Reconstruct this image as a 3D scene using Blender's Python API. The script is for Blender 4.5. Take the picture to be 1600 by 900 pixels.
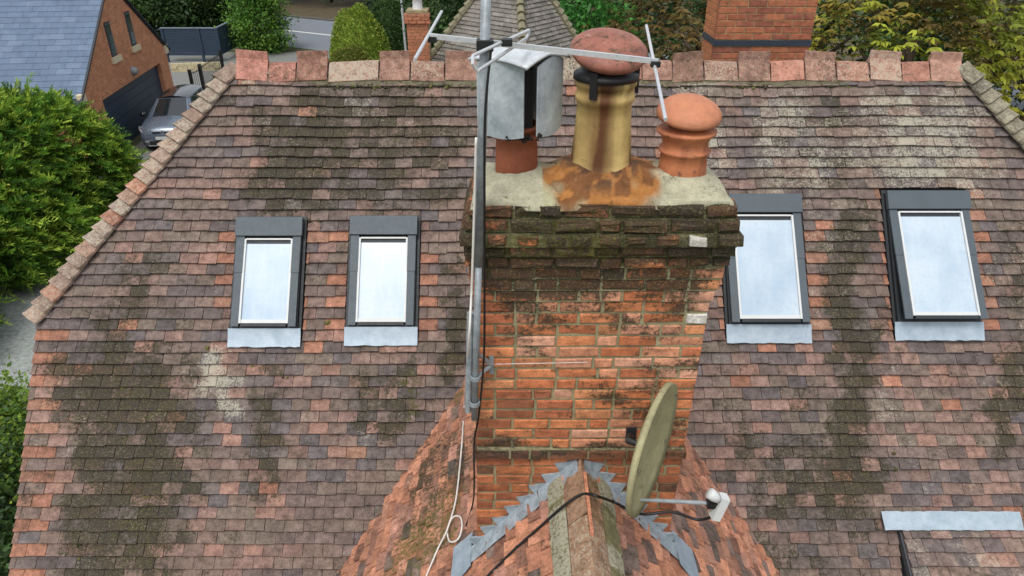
import bpy, math, random
import numpy as np
from mathutils import Vector, Matrix

# ------------------------------------------------------------------ camera, sky, sun, exposure
for o in list(bpy.data.objects): bpy.data.objects.remove(o)
S = bpy.context.scene
COL = S.collection
CZ = 8.2; TH = math.radians(29.0); F = 1120.0            # drone height, downward tilt, focal length in photo pixels
cam = bpy.data.objects.new('camera', bpy.data.cameras.new('camera')); COL.objects.link(cam)
cam.location = (0, 0, CZ); cam.rotation_euler = (math.radians(90) - TH, 0, 0)
cam.data.sensor_width = 36; cam.data.lens = 36 * F / 1600; cam.data.clip_start = .05; cam.data.clip_end = 600
S.camera = cam
W = bpy.data.worlds.new('World'); S.world = W; W.use_nodes = True
nt = W.node_tree; nt.nodes.clear()
sky = nt.nodes.new('ShaderNodeTexSky'); sky.sky_type = 'NISHITA'; sky.sun_disc = False
SUND = Vector((.16, .42, -.88)).normalized()
sky.sun_elevation = math.asin(-SUND.z); sky.sun_rotation = math.atan2(-SUND.x, -SUND.y)
sky.dust_density = 3.0; sky.air_density = 1.0
hs = nt.nodes.new('ShaderNodeHueSaturation'); hs.inputs['Saturation'].default_value = .28
bg = nt.nodes.new('ShaderNodeBackground'); bg.inputs['Strength'].default_value = .15
wo = nt.nodes.new('ShaderNodeOutputWorld')
nt.links.new(sky.outputs[0], hs.inputs['Color']); nt.links.new(hs.outputs[0], bg.inputs['Color']); nt.links.new(bg.outputs[0], wo.inputs[0])
sl = bpy.data.lights.new('sun', 'SUN'); sl.energy = 1.0; sl.angle = math.radians(18); sl.color = (1, .96, .9)
so = bpy.data.objects.new('sun', sl); COL.objects.link(so); so.rotation_euler = SUND.to_track_quat('-Z', 'Y').to_euler()
S.render.engine = 'CYCLES'
S.view_settings.view_transform = 'Standard'; S.view_settings.look = 'None'; S.view_settings.exposure = 0.46; S.view_settings.gamma = 1

# ------------------------------------------------------------------ helpers
rng = np.random.default_rng(7); random.seed(7)
def lin(r, g, b):
    f = lambda c: ((c / 255 + .055) / 1.055) ** 2.4 if c > 10 else c / 255 / 12.92
    return (f(r), f(g), f(b))
def vary(c, a, b): k = random.uniform(a, b); return tuple(v * k for v in c)
cT, sT = math.cos(TH), math.sin(TH)
def ray(px, py):
    a = (px - 800) / F; b = (450 - py) / F
    return Vector((a, cT + b * sT, -sT + b * cT))
CAM = Vector((0, 0, CZ))
def atY(px, py, Y): d = ray(px, py); return CAM + d * (Y / d.y)
def atZ(px, py, z): d = ray(px, py); return CAM + d * ((z - CZ) / d.z)
def onp(px, py, P0, n):
    d = ray(px, py); return CAM + d * ((Vector(P0) - CAM).dot(n) / d.dot(n))
def proj(p):
    x = p[0]; y = p[1]; z = p[2] - CZ
    dep = y * cT - z * sT
    return 800 + F * x / dep, 450 - F * (y * sT + z * cT) / dep, dep
def vnoise(x, y, seed=0):
    def h(i, j):
        n = (int(i) * 374761393 + int(j) * 668265263 + seed * 1274126177) & 0xffffffff
        n = ((n ^ (n >> 13)) * 1274126177) & 0xffffffff
        return ((n ^ (n >> 16)) & 0xffff) / 65535
    i = math.floor(x); j = math.floor(y); fx = x - i; fy = y - j
    fx = fx * fx * (3 - 2 * fx); fy = fy * fy * (3 - 2 * fy)
    return (h(i, j) * (1 - fx) + h(i + 1, j) * fx) * (1 - fy) + (h(i, j + 1) * (1 - fx) + h(i + 1, j + 1) * fx) * fy

def tag(o, label=None, cat=None, group=None, kind=None):
    if label: o['label'] = label
    if cat: o['category'] = cat
    if group: o['group'] = group
    if kind: o['kind'] = kind
    return o
def empty(name, loc, label=None, cat=None, group=None, parent=None, rz=0):
    o = bpy.data.objects.new(name, None); COL.objects.link(o); o.empty_display_size = .2
    o.location = loc if parent is None else Vector(loc) - rootloc(parent)
    o.rotation_euler = (0, 0, rz)
    o.parent = parent
    return tag(o, label, cat, group)
def rootloc(o):
    v = Vector((0, 0, 0))
    while o is not None: v += Vector(o.location); o = o.parent
    return v
def setattrs(me, cols, stains):
    if cols is not None:
        a = me.attributes.new('tcol', 'FLOAT_COLOR', 'POINT')
        c = np.ones((len(me.vertices), 4), np.float32); c[:, :3] = np.asarray(cols, np.float32).reshape(-1, 3); a.data.foreach_set('color', c.ravel())
    if stains is not None:
        a = me.attributes.new('stain', 'FLOAT_COLOR', 'POINT')
        c = np.ones((len(me.vertices), 4), np.float32); c[:, :3] = np.asarray(stains, np.float32).reshape(-1, 3); a.data.foreach_set('color', c.ravel())
def mk(name, vs, fs, mat, parent=None, cols=None, stains=None, smooth=False, local=False, kind=None):
    """one mesh object from world-space (or, with local, parent-space) vertices"""
    me = bpy.data.meshes.new(name)
    off = Vector((0, 0, 0)) if (local or parent is None) else rootloc(parent)
    me.from_pydata([(v[0] - off.x, v[1] - off.y, v[2] - off.z) for v in vs], [], fs)
    me.materials.append(mat)
    n = len(me.vertices)
    if cols is not None and len(cols) == 3 and not hasattr(cols[0], '__len__'): cols = [cols] * n
    if stains is not None and len(stains) == 3 and not hasattr(stains[0], '__len__'): stains = [stains] * n
    setattrs(me, cols, stains)
    if smooth: me.polygons.foreach_set('use_smooth', [True] * len(me.polygons))
    me.update()
    o = bpy.data.objects.new(name, me); COL.objects.link(o); o.parent = parent
    if kind: o['kind'] = kind
    return o
class MB:
    def __init__(s): s.v = []; s.f = []; s.c = []; s.s = []
    def add(s, vs, fs, col=(.5, .5, .5), st=(0, .2, 0)):
        k = len(s.v); s.v += [tuple(v) for v in vs]; s.f += [tuple(i + k for i in f) for f in fs]
        s.c += list(col) if hasattr(col[0], '__len__') else [col] * len(vs)
        s.s += list(st) if hasattr(st[0], '__len__') else [st] * len(vs)
    def box(s, a, b, col=(.5, .5, .5), st=(0, .2, 0)):
        x0, y0, z0 = a; x1, y1, z1 = b
        s.add([(x0, y0, z0), (x1, y0, z0), (x1, y1, z0), (x0, y1, z0), (x0, y0, z1), (x1, y0, z1), (x1, y1, z1), (x0, y1, z1)], BOXF, col, st)
    def obox(s, P, ax, ay, az, col=(.5, .5, .5), st=(0, .2, 0)):
        """box with corner P and edge vectors"""
        P = Vector(P); ax = Vector(ax); ay = Vector(ay); az = Vector(az)
        s.add([P, P + ax, P + ax + ay, P + ay, P + az, P + ax + az, P + ax + ay + az, P + ay + az], BOXF, col, st)
    def tube(s, pts, r, n=10, col=(.5, .5, .5), st=(0, .2, 0), cap=True):
        pts = [Vector(p) for p in pts]; m = len(pts); k = []
        rs = r if hasattr(r, '__len__') else [r] * m
        up = None; vs = []
        for i, p in enumerate(pts):
            t = (pts[min(i + 1, m - 1)] - pts[max(i - 1, 0)]).normalized()
            if up is None: up = t.orthogonal().normalized()
            a = (up - t * up.dot(t)).normalized(); up = a; b = t.cross(a)
            for j in range(n):
                q = 2 * math.pi * j / n; vs.append(p + (a * math.cos(q) + b * math.sin(q)) * rs[i])
        fs = [(i * n + j, i * n + (j + 1) % n, (i + 1) * n + (j + 1) % n, (i + 1) * n + j) for i in range(m - 1) for j in range(n)]
        if cap: fs += [tuple(range(n))[::-1], tuple(range((m - 1) * n, m * n))]
        s.add(vs, fs, col, st)
    def lathe(s, c, prof, n=36, colf=None, axis=None, st=(0, .1, 0)):
        c = Vector(c); M = Matrix.Identity(3) if axis is None else Vector((0, 0, 1)).rotation_difference(Vector(axis)).to_matrix()
        vs = []; cs = []
        for r, z in prof:
            for j in range(n):
                a = 2 * math.pi * j / n
                vs.append(c + M @ Vector((r * math.cos(a), r * math.sin(a), z)))
                cs.append(colf(a, z) if colf else (.5, .5, .5))
        m = len(prof)
        fs = [(i * n + j, i * n + (j + 1) % n, (i + 1) * n + (j + 1) % n, (i + 1) * n + j) for i in range(m - 1) for j in range(n)]
        s.add(vs, fs, cs, st)
    def build(s, name, mat, parent=None, smooth=False, local=False, kind=None):
        return mk(name, s.v, s.f, mat, parent, s.c, s.s, smooth, local, kind)
BOXF = [(0, 3, 2, 1), (4, 5, 6, 7), (0, 1, 5, 4), (1, 2, 6, 5), (2, 3, 7, 6), (3, 0, 4, 7)]
def spline(pts, n=8):
    pts = [Vector(p) for p in pts]; out = []
    for i in range(len(pts) - 1):
        p0 = pts[max(i - 1, 0)]; p1 = pts[i]; p2 = pts[i + 1]; p3 = pts[min(i + 2, len(pts) - 1)]
        for k in range(n):
            t = k / n
            out.append(.5 * (2 * p1 + (p2 - p0) * t + (2 * p0 - 5 * p1 + 4 * p2 - p3) * t * t + (3 * p1 - p0 - 3 * p2 + p3) * t ** 3))
    return out + [pts[-1]]
def fast(name, V, Q, mat, parent=None, cols=None, kind=None, off=None):
    """big quad mesh from arrays"""
    if off is None: off = rootloc(parent) if parent else Vector((0, 0, 0))
    V = np.asarray(V, np.float32) - np.array(off, np.float32); Q = np.asarray(Q, np.int32)
    me = bpy.data.meshes.new(name); me.vertices.add(len(V)); me.vertices.foreach_set('co', V.ravel())
    me.loops.add(Q.size); me.loops.foreach_set('vertex_index', Q.ravel())
    me.polygons.add(len(Q)); me.polygons.foreach_set('loop_start', np.arange(0, Q.size, 4, dtype=np.int32))
    me.update(calc_edges=True); me.validate()
    me.materials.append(mat); setattrs(me, cols, None)
    o = bpy.data.objects.new(name, me); COL.objects.link(o); o.parent = parent
    if kind: o['kind'] = kind
    return o

# ------------------------------------------------------------------ materials
def newmat(name):
    m = bpy.data.materials.new(name); m.use_nodes = True
    return m, m.node_tree, m.node_tree.nodes['Principled BSDF']
def N(t, typ, **kw):
    n = t.nodes.new(typ)
    for k, v in kw.items(): setattr(n, k, v)
    return n
def noise(t, scale, detail=5, rough=.6, vec=None):
    n = N(t, 'ShaderNodeTexNoise'); n.inputs['Scale'].default_value = scale; n.inputs['Detail'].default_value = detail; n.inputs['Roughness'].default_value = rough
    if vec is not None: t.links.new(vec, n.inputs['Vector'])
    return n.outputs['Fac']
def math_(t, op, a, b=None, c=None):
    n = N(t, 'ShaderNodeMath', operation=op)
    for i, v in enumerate((a, b, c)):
        if v is None: continue
        if isinstance(v, (int, float)): n.inputs[i].default_value = v
        else: t.links.new(v, n.inputs[i])
    return n.outputs[0]
def mapr(t, v, a, b, c=0, d=1):
    n = N(t, 'ShaderNodeMapRange'); t.links.new(v, n.inputs[0])
    for i, x in enumerate((a, b, c, d)): n.inputs[i + 1].default_value = x
    return n.outputs[0]
def mix(t, fac, a, b, blend='MIX'):
    n = N(t, 'ShaderNodeMix', data_type='RGBA', blend_type=blend)
    for i, v in ((0, fac), (6, a), (7, b)):
        if isinstance(v, (int, float)): n.inputs[i].default_value = v
        elif isinstance(v, tuple): n.inputs[i].default_value = (*v, 1)
        else: t.links.new(v, n.inputs[i])
    return n.outputs[2]
def bump(t, bs, h, strength=.4, dist=.005):
    n = N(t, 'ShaderNodeBump'); n.inputs['Strength'].default_value = strength; n.inputs['Distance'].default_value = dist
    t.links.new(h, n.inputs['Height']); t.links.new(n.outputs[0], bs.inputs['Normal'])
def clay(name, fine=1.0, rough=.88, var=.75, sat=.92, hue=.516):
    """burnt clay / cement: own colour per piece, with algae, lichen and moss growing where the 'stain' attribute says"""
    m, t, bs = newmat(name)
    pos = N(t, 'ShaderNodeNewGeometry').outputs['Position']
    hsv = N(t, 'ShaderNodeHueSaturation'); hsv.inputs['Saturation'].default_value = sat; hsv.inputs['Hue'].default_value = hue; t.links.new(N(t, 'ShaderNodeAttribute', attribute_name='tcol').outputs['Color'], hsv.inputs['Color']); col = hsv.outputs[0]
    sep = N(t, 'ShaderNodeSeparateColor'); t.links.new(N(t, 'ShaderNodeAttribute', attribute_name='stain').outputs['Color'], sep.inputs[0])
    a = noise(t, 14 * fine, 6, .65, pos); b = noise(t, 70 * fine, 5, .7, pos); c = noise(t, 190 * fine, 3, .6, pos); g = noise(t, 34 * fine, 8, .75, pos)
    k = mapr(t, math_(t, 'ADD', math_(t, 'MULTIPLY', a, .5), math_(t, 'MULTIPLY', b, .5)), .3, .7, 1 - var, 1 + var)
    vm = N(t, 'ShaderNodeVectorMath', operation='SCALE'); t.links.new(col, vm.inputs[0]); t.links.new(k, vm.inputs['Scale'])
    big = noise(t, 5 * fine, 4, .6, pos); l2 = noise(t, 52 * fine, 7, .8, pos)
    def grow(n1, n2, w, amt, lo, hi):              # growth covers the share 'amt' of the surface, broken up by noise
        v = math_(t, 'ADD', math_(t, 'MULTIPLY', mapr(t, n1, .32, .68), w), math_(t, 'MULTIPLY', mapr(t, n2, .3, .7), 1 - w))
        return mapr(t, math_(t, 'ADD', v, amt), lo, hi)
    dark = grow(g, b, .55, math_(t, 'ADD', sep.outputs[0], math_(t, 'MULTIPLY', math_(t, 'SUBTRACT', big, .5), .9)), .88, 1.14)
    dcol = mix(t, mapr(t, a, .4, .6), lin(54, 50, 44), lin(46, 46, 30))
    dcol = mix(t, mapr(t, noise(t, 85 * fine, 4, .7, pos), .54, .64, 0, .75), dcol, lin(122, 114, 82))
    c1 = mix(t, math_(t, 'MULTIPLY', dark, .9), vm.outputs[0], dcol)
    moss = grow(g, b, .7, sep.outputs[2], .95, 1.12)
    mcol = mix(t, mapr(t, c, .35, .65), lin(66, 66, 30), lin(112, 108, 56))
    c2 = mix(t, math_(t, 'MULTIPLY', moss, .85), c1, mcol)
    lich = grow(l2, c, .75, math_(t, 'ADD', sep.outputs[1], math_(t, 'MULTIPLY', math_(t, 'SUBTRACT', a, .5), .5)), .98, 1.1)
    c3 = mix(t, math_(t, 'MULTIPLY', lich, .72), c2, mix(t, b, lin(190, 186, 170), lin(150, 148, 128)))
    t.links.new(c3, bs.inputs['Base Color']); bs.inputs['Roughness'].default_value = rough
    bs.inputs['Specular IOR Level'].default_value = .25
    bump(t, bs, math_(t, 'ADD', math_(t, 'ADD', b, math_(t, 'MULTIPLY', c, .5)), math_(t, 'MULTIPLY', moss, .8)), .55, .004)
    return m
def plain(name, rgb, rough=.6, metal=0, var=.2, scale=8, bmp=.15, rgb2=None, coat=0, spec=.5):
    m, t, bs = newmat(name)
    pos = N(t, 'ShaderNodeNewGeometry').outputs['Position']
    a = noise(t, scale, 6, .65, pos); b = noise(t, scale * 7, 4, .6, pos)
    f = mapr(t, math_(t, 'ADD', math_(t, 'MULTIPLY', a, .7), math_(t, 'MULTIPLY', b, .3)), .32, .68)
    c2 = rgb2 or tuple(min(1, x * (1 - var)) for x in rgb)
    c1 = rgb if rgb2 else tuple(min(1, x * (1 + var)) for x in rgb)
    t.links.new(mix(t, f, c2, c1), bs.inputs['Base Color'])
    t.links.new(mapr(t, b, .3, .7, max(0, rough - .1), min(1, rough + .1)), bs.inputs['Roughness'])
    bs.inputs['Metallic'].default_value = metal; bs.inputs['Coat Weight'].default_value = coat; bs.inputs['Specular IOR Level'].default_value = spec
    if bmp: bump(t, bs, b, bmp, .01)
    return m
def leafmat(name, trans=.3):
    m, t, bs = newmat(name)
    col = N(t, 'ShaderNodeAttribute', attribute_name='tcol').outputs['Color']
    bs.inputs['Roughness'].default_value = .55; bs.inputs['Specular IOR Level'].default_value = .3
    t.links.new(col, bs.inputs['Base Color'])
    tr = N(t, 'ShaderNodeBsdfTranslucent'); t.links.new(col, tr.inputs[0])
    mx = N(t, 'ShaderNodeMixShader'); mx.inputs[0].default_value = trans
    t.links.new(bs.outputs[0], mx.inputs[1]); t.links.new(tr.outputs[0], mx.inputs[2])
    t.links.new(mx.outputs[0], t.nodes['Material Output'].inputs[0])
    return m
def brickmat(name, c1, c2, mortar, bw=.225, bh=.075):
    """far brickwork, too small to pick apart: object-space brick pattern on x+y / z"""
    m, t, bs = newmat(name)
    tc = N(t, 'ShaderNodeTexCoord'); sx = N(t, 'ShaderNodeSeparateXYZ'); t.links.new(tc.outputs['Object'], sx.inputs[0])
    cx = N(t, 'ShaderNodeCombineXYZ'); t.links.new(math_(t, 'ADD', sx.outputs[0], sx.outputs[1]), cx.inputs[0]); t.links.new(sx.outputs[2], cx.inputs[1])
    b = N(t, 'ShaderNodeTexBrick'); t.links.new(cx.outputs[0], b.inputs['Vector'])
    for k, v in (('Scale', 1), ('Brick Width', bw), ('Row Height', bh), ('Mortar Size', .008), ('Bias', 0)): b.inputs[k].default_value = v
    b.inputs['Color1'].default_value = (*c1, 1); b.inputs['Color2'].default_value = (*c2, 1); b.inputs['Mortar'].default_value = (*mortar, 1)
    nz = noise(t, 3, 5, .6, tc.outputs['Object'])
    t.links.new(mix(t, mapr(t, nz, .35, .7, 0, .35), b.outputs['Color'], lin(90, 60, 45)), bs.inputs['Base Color'])
    bs.inputs['Roughness'].default_value = .9
    bump(t, bs, b.outputs['Fac'], -.4, .01)
    return m
M_TILE = clay('roof_tile_clay', 1, .88, .8, .84, .511); M_BRICK = clay('brick_clay', 1.2, .9, .65); M_POT = clay('pot_clay', .5, .6, .25); M_CEM = clay('cement', 1.0, .95, .4)
M_MORT = clay('lime_mortar', 1.4, .95, .35)
M_LEAD = plain('lead_sheet', lin(176, 190, 200), .5, .25, .14, 9, .2, rgb2=lin(140, 156, 168))
M_LEADOLD = plain('old_lead', lin(150, 165, 175), .55, .3, .2, 11, .25, rgb2=lin(86, 96, 104))
M_ALU = plain('grey_coated_metal', lin(74, 84, 90), .6, 0, .1, 5, .03)
M_ALUD = plain('dark_coated_metal', lin(36, 41, 45), .6, 0, .1, 5, .03)
M_WHITE = plain('white_painted_wood', lin(200, 203, 202), .5, 0, .06, 6, .05)
M_GALV = plain('galvanised_steel', lin(170, 178, 182), .5, .12, .2, 14, .1, rgb2=lin(112, 120, 124))
M_ROD = plain('aerial_aluminium', lin(215, 218, 220), .35, .5, .1, 12, .05)
M_BLACK = plain('black_plastic', lin(22, 22, 23), .5, 0, .2, 10, .05)
M_WCABLE = plain('white_cable', lin(215, 212, 205), .5, 0, .1, 20, .05)
M_LEAF = leafmat('foliage'); M_BARK = plain('bark', lin(70, 58, 46), .9, 0, .35, 6, .5)
# ------------------------------------------------------------------ the tiled house
RY, RZ = 7.23, 6.676                    # main ridge
TP = 1.226; PA = math.atan(TP); cP, sP = math.cos(PA), math.sin(PA)
XL, XR = -2.74, 4.44                    # ridge ends, where the half hips start
HX = 1.64; HD = 1.893                   # half hip: run in X and drop
VL, VR = XL - HX - .0, XR + HX
XG, ZG = .40, 5.23                      # cross gable ridge
TG = 1.175; GA = math.atan(TG); cG, sG = math.cos(GA), math.sin(GA)
N1 = Vector((0, -sP, cP)); R0 = Vector((0, RY, RZ))
def roofp(x, s, h=0.): return Vector((x, RY - s * cP - h * sP, RZ - s * sP + h * cP))
def roofpx(px, py):
    p = onp(px, py, R0, N1); return p.x, (RZ - p.z) / sP
house = empty('house', (.8, 7.2, 0), 'large old house with weathered brown clay tile roof and four skylights', 'house')
TILES = []                              # every tile of the house: (area on screen, roof part, verts, faces, cols, stains)
GAUGE, TW = .104, .1725

def box_w(x, a, b, s): return max(0, min(1, (x - a) / s + .5)) * max(0, min(1, (b - x) / s + .5))
# growth on the main slope: (x0, x1, y0, y1, soft x, soft y, algae, lichen, moss), in photo pixels carried onto the slope
GROW = [(385, 525, 185, 345, 40, 60, .52, 0, .22), (520, 730, 190, 335, 60, 60, .36, 0, .1), (100, 292, 560, 960, 40, 80, .46, 0, .18), (195, 290, 590, 960, 40, 80, .16, 0, .12),
        (380, 462, 575, 800, 22, 70, .42, 0, .2), (552, 652, 560, 690, 24, 50, .4, 0, .15), (632, 656, 545, 690, 12, 40, .1, 0, .36), (700, 740, 440, 620, 18, 50, .62, 0, 0),
        (318, 364, 550, 640, 12, 30, 0, .5, 0), (290, 330, 560, 900, 20, 60, .25, 0, 0), (150, 330, 380, 520, 50, 60, .2, 0, 0), (370, 430, 105, 150, 20, 20, 0, .42, .1),
        (470, 720, 110, 190, 40, 40, .22, .12, 0), (1045, 1135, 105, 300, 30, 50, .1, .36, 0), (1175, 1270, 125, 300, 26, 50, .1, .3, 0), (1345, 1550, 145, 300, 50, 50, 0, .42, 0),
        (1270, 1345, 110, 300, 30, 50, .22, .14, 0), (1308, 1364, 330, 830, 20, 60, .56, 0, 0), (1553, 1592, 540, 730, 16, 40, .6, 0, 0), (1390, 1420, 560, 700, 14, 40, 0, .34, 0),
        (1200, 1300, 580, 800, 60, 60, .2, .05, 0), (1440, 1560, 560, 800, 50, 60, .2, .06, .05), (1110, 1300, 700, 930, 60, 60, .25, .03, 0), (1560, 1660, 330, 560, 30, 60, .3, .1, 0),
        (1250, 1380, 320, 530, 30, 40, .08, .14, 0), (160, 230, 420, 560, 40, 40, .16, 0, 0), (1115, 1150, 560, 640, 20, 30, .2, .1, .2)]
def main_stain(p):
    x, y, d = proj(p)
    w = 56 * (vnoise(p[2] * 3, p[0] * 2, 3) - .5) + 44 * (vnoise(p[2] * 9, p[0] * 7, 4) - .5)
    r = .14; g = .16; b = .03
    for x0, x1, y0, y1, sx, sy, A, L, Ms in GROW:
        k = box_w(x + w, x0, x1, sx * 1.4) * box_w(y + w, y0, y1, sy * 1.2)
        if k > 0: r += A * k * 1.1; g += L * k * .85; b += Ms * k
    n = vnoise(p[0] * 1.7, p[2] * 1.1, 5); r += .22 * (n - .45); n2 = vnoise(p[0] * 4, p[2] * 2, 9); g += .16 * (n2 - .5)
    return (min(r, .72), min(g, .62), b)
BROWN = [lin(120, 99, 92), lin(114, 94, 88), lin(108, 92, 88), lin(126, 101, 91), lin(118, 98, 88), lin(130, 103, 94), lin(104, 90, 88), lin(128, 99, 90), lin(120, 102, 91), lin(110, 96, 92)]
PINKS = [lin(142, 106, 95), lin(148, 104, 91), lin(136, 101, 93)]
ORANGE = [lin(158, 92, 68), lin(164, 98, 74), lin(148, 88, 68), lin(152, 100, 80)]
LASTC = []
def main_col(x, s, row, edge):
    px, py, d = proj(roofp(x, s))
    r = random.random()
    pk = .05 + .12 * (py > 520)
    if edge and row % 2 == 0 and r < .8: c = random.choice(ORANGE)
    elif x < VL + .27 and s > 2.6 and row % 2 == 1: c = random.choice(ORANGE)
    elif r < .008 or (r < .018 and py > 560): c = random.choice(ORANGE)
    elif r < pk + .03: c = random.choice(PINKS)
    elif r < pk + .09: c = lin(104, 94, 94)
    elif random.random() < .5 and LASTC: c = LASTC[0]
    else: c = random.choice(BROWN)
    if c in BROWN: LASTC[:] = [c]
    if edge and row % 2 and random.random() < .5: c = lin(118, 88, 80)
    k = random.uniform(.78, .98)
    return tuple(v * k for v in c)
def tile(O, u, v, n, u0, u1, v0, v1, col, stf, part, thick=.022, rise=.031, jit=1.2, wave=None):
    gp = .0022 if part != 'g' else .0045
    """one plain clay tile on the plane O,u,v,n: cambered top, tail edge and sides"""
    a = random.gauss(0, .006) * jit; dv = random.gauss(0, .0035) * jit; dh = abs(random.gauss(0, .0022)) * jit
    if random.random() < .02: dv += random.uniform(.006, .02)
    um = (u0 + u1) / 2; nu = 3; vs = []; fs = []
    lift = random.gauss(0, .0022) * jit
    for j in range(3):
        t = j / 2; vv = v0 - .022 + (v1 - v0 + .022) * t
        for i in range(nu + 1):
            uu = u0 + gp + (u1 - u0 - 2 * gp) * i / nu
            w = wave(uu, vv) if wave else 0
            h = .004 + rise * t + dh * t + .0025 * math.sin(math.pi * i / nu) + lift * (i / nu - .5) * 2 * t + w
            vs.append(O + u * uu + v * (vv + dv * t + a * (uu - um)) + n * h)
    k = nu + 1
    for j in range(2):
        for i in range(nu): fs.append((j * k + i, (j + 1) * k + i, (j + 1) * k + i + 1, j * k + i + 1))
    b = len(vs)
    for i in range(nu + 1): vs.append(vs[2 * k + i] - n * thick + v * random.uniform(-.002, .002))
    for i in range(nu): fs.append((2 * k + i, b + i, b + i + 1, 2 * k + i + 1))
    vs.append(vs[0] - n * thick); vs.append(vs[nu] - n * thick)
    fs.append((0, b + nu + 1, b, 2 * k, k)); fs.append((nu, k + nu, 2 * k + nu, b + nu, b + nu + 2))
    ta, tb = random.gauss(0, .11), random.gauss(0, .06); st = [(q[0] + ta, q[1] + tb, q[2] + tb * .5) for q in map(stf, vs)]
    q = [proj(vs[i]) for i in (0, nu, 2 * k + nu, 2 * k)]
    ar = 0
    if all(z[2] > .3 for z in q):
        ar = sum(q[i][0] * q[(i + 1) % 4][1] - q[(i + 1) % 4][0] * q[i][1] for i in range(4)) / 2
        cx = sum(z[0] for z in q) / 4; cy = sum(z[1] for z in q) / 4
        ar = abs(ar)
        if not (4 < cx < 1596 and 4 < cy < 896): ar = 0
        if 735 < cx < 1130 and 250 < cy < 700 and part != 'g': ar = 0
        if (cx > 1128 or cx < 742) and 0: ar = 0
    cs = [vary(col, .94, 1.06) for _ in vs]
    TILES.append((ar, part, vs, fs, cs, st))
def cut(spans, a, b):
    out = []
    for x0, x1 in spans:
        if b <= x0 or a >= x1: out.append((x0, x1)); continue
        if a > x0: out.append((x0, a))
        if b < x1: out.append((b, x1))
    return out
def course(row, spans, O, u, v, n, gauge, colf, stf, part, off, edges=(), wave=None, jit=1., tw=TW, rise=.031):
    v0 = row * gauge; v1 = v0 + gauge
    for a, b in spans:
        k = math.floor((a - off) / tw); x = a
        while x < b - 1e-4:
            x2 = off + (k + 1) * tw + random.uniform(-.004, .004); k += 1
            if x2 - x < .03: continue
            x2 = min(x2, b)
            if b - x2 < .035: x2 = b
            e = any(abs(x - q) < .01 or abs(x2 - q) < .01 for q in edges)
            tile(O, u, v, n, x, x2, v0, v1, colf(.5 * (x + x2), v0 + gauge * .6, row, e), stf, part, wave=wave, jit=jit, rise=rise)
            x = x2

# skylight outlines on the slope, from their corners in the photo: left, right, top, bottom
def sky_rect(pl, pr, pt, pb):
    xm, s0 = roofpx((pl + pr) / 2, pt); _, s1 = roofpx((pl + pr) / 2, pb); mid = (pt + pb) / 2
    return roofpx(pl, mid)[0], roofpx(pr, mid)[0], s0, s1
SKY = [sky_rect(371, 472, 346, 514), sky_rect(549, 651, 344, 512), sky_rect(1131, 1251, 310, 508), sky_rect(1388, 1514, 305, 504)]
NROW = 52
edges = [q for r in SKY for q in (r[0] - .035, r[1] + .035)]
mwave = lambda u, v: .012 * math.sin(u * 1.9 + v * 1.2) + .008 * math.sin(u * 4.1 - v * 2.3)
dL, dS = roofpx(1400, 808); dR, _ = roofpx(1590, 803)
U1 = Vector((1, 0, 0)); V1 = Vector((0, -cP, -sP))
for r in range(NROW):
    s = (r + .5) * GAUGE; z = RZ - s * sP
    k = min(1, s * sP / HD) * HX
    sp = [(XL - k + .02, XR + k - .02)]
    if z < ZG:
        hw = (ZG - z) / TG; sp = cut(sp, XG - hw + .0, XG + hw - .0)
    for a, b, s0, s1 in SKY:
        if s0 - .02 < s < s1 + .16: sp = cut(sp, a - .035, b + .035)
    if s > dS + .09: sp = cut(sp, dL - .0, dR + .0)
    eds = [q for (a, b, s0, s1) in SKY if s0 - .02 < s < s1 + .16 for q in (a - .035, b + .035)]
    course(r, sp, R0, U1, V1, N1, GAUGE, main_col, main_stain, 'm', (r % 2) * TW / 2 + random.uniform(-.008, .008), eds, mwave)
# cross gable: two slopes facing left and right
def g_stain(p):
    x, y, d = proj(p)
    r = .32 + .6 * (vnoise(p[1] * 2.2, p[2] * 2.2, 21) - .5); g = .16 + .2 * (vnoise(p[1] * 5, p[2] * 5, 22) - .5)
    b = .2 + .6 * (vnoise(p[1] * 3.1, p[2] * 2.6, 23) - .42)
    if y > 700 and x < 720: b += .08 * box_w(x, 560, 720, 60)
    if x > 760: b -= .16; r -= .24
    return (r, g, b)
def g_col(x, s, row, e):
    c = random.choice([lin(186, 106, 72), lin(192, 112, 80), lin(176, 98, 68), lin(180, 110, 84)] * 2 + [lin(176, 112, 92), lin(160, 100, 82), lin(126, 98, 88), lin(140, 84, 66), lin(112, 92, 84)]); k = random.uniform(.66, 1.06)
    return tuple(v * k for v in c)
CHX0, CHX1, CHY0, CHY1 = -.21, 1.0, 3.2, 3.66
GY0 = 1.25
for side in (-1, 1):
    u = Vector((0, 1, 0)); v = Vector((side * cG, 0, -sG)); n = Vector((side * sG, 0, cG)); O = Vector((XG, 0, ZG))
    for r in range(34):
        s = (r + .5) * GAUGE; z = ZG - s * sG; y1 = RY - (RZ - z) / TP
        if z < 2.45: break
        x = XG + side * s * cG
        sp = [(GY0, y1 + .05)]
        if CHX0 < x < CHX1: sp = cut(sp, CHY0 + .01, CHY1 - .01)
        uu = u if side < 0 else u
        course(r, sp, O, u, v, n, GAUGE, g_col, g_stain, 'g', (r % 2) * TW / 2, (), lambda a, b: .008 * math.sin(a * 2.3 + b * 2), 2.4)
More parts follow.
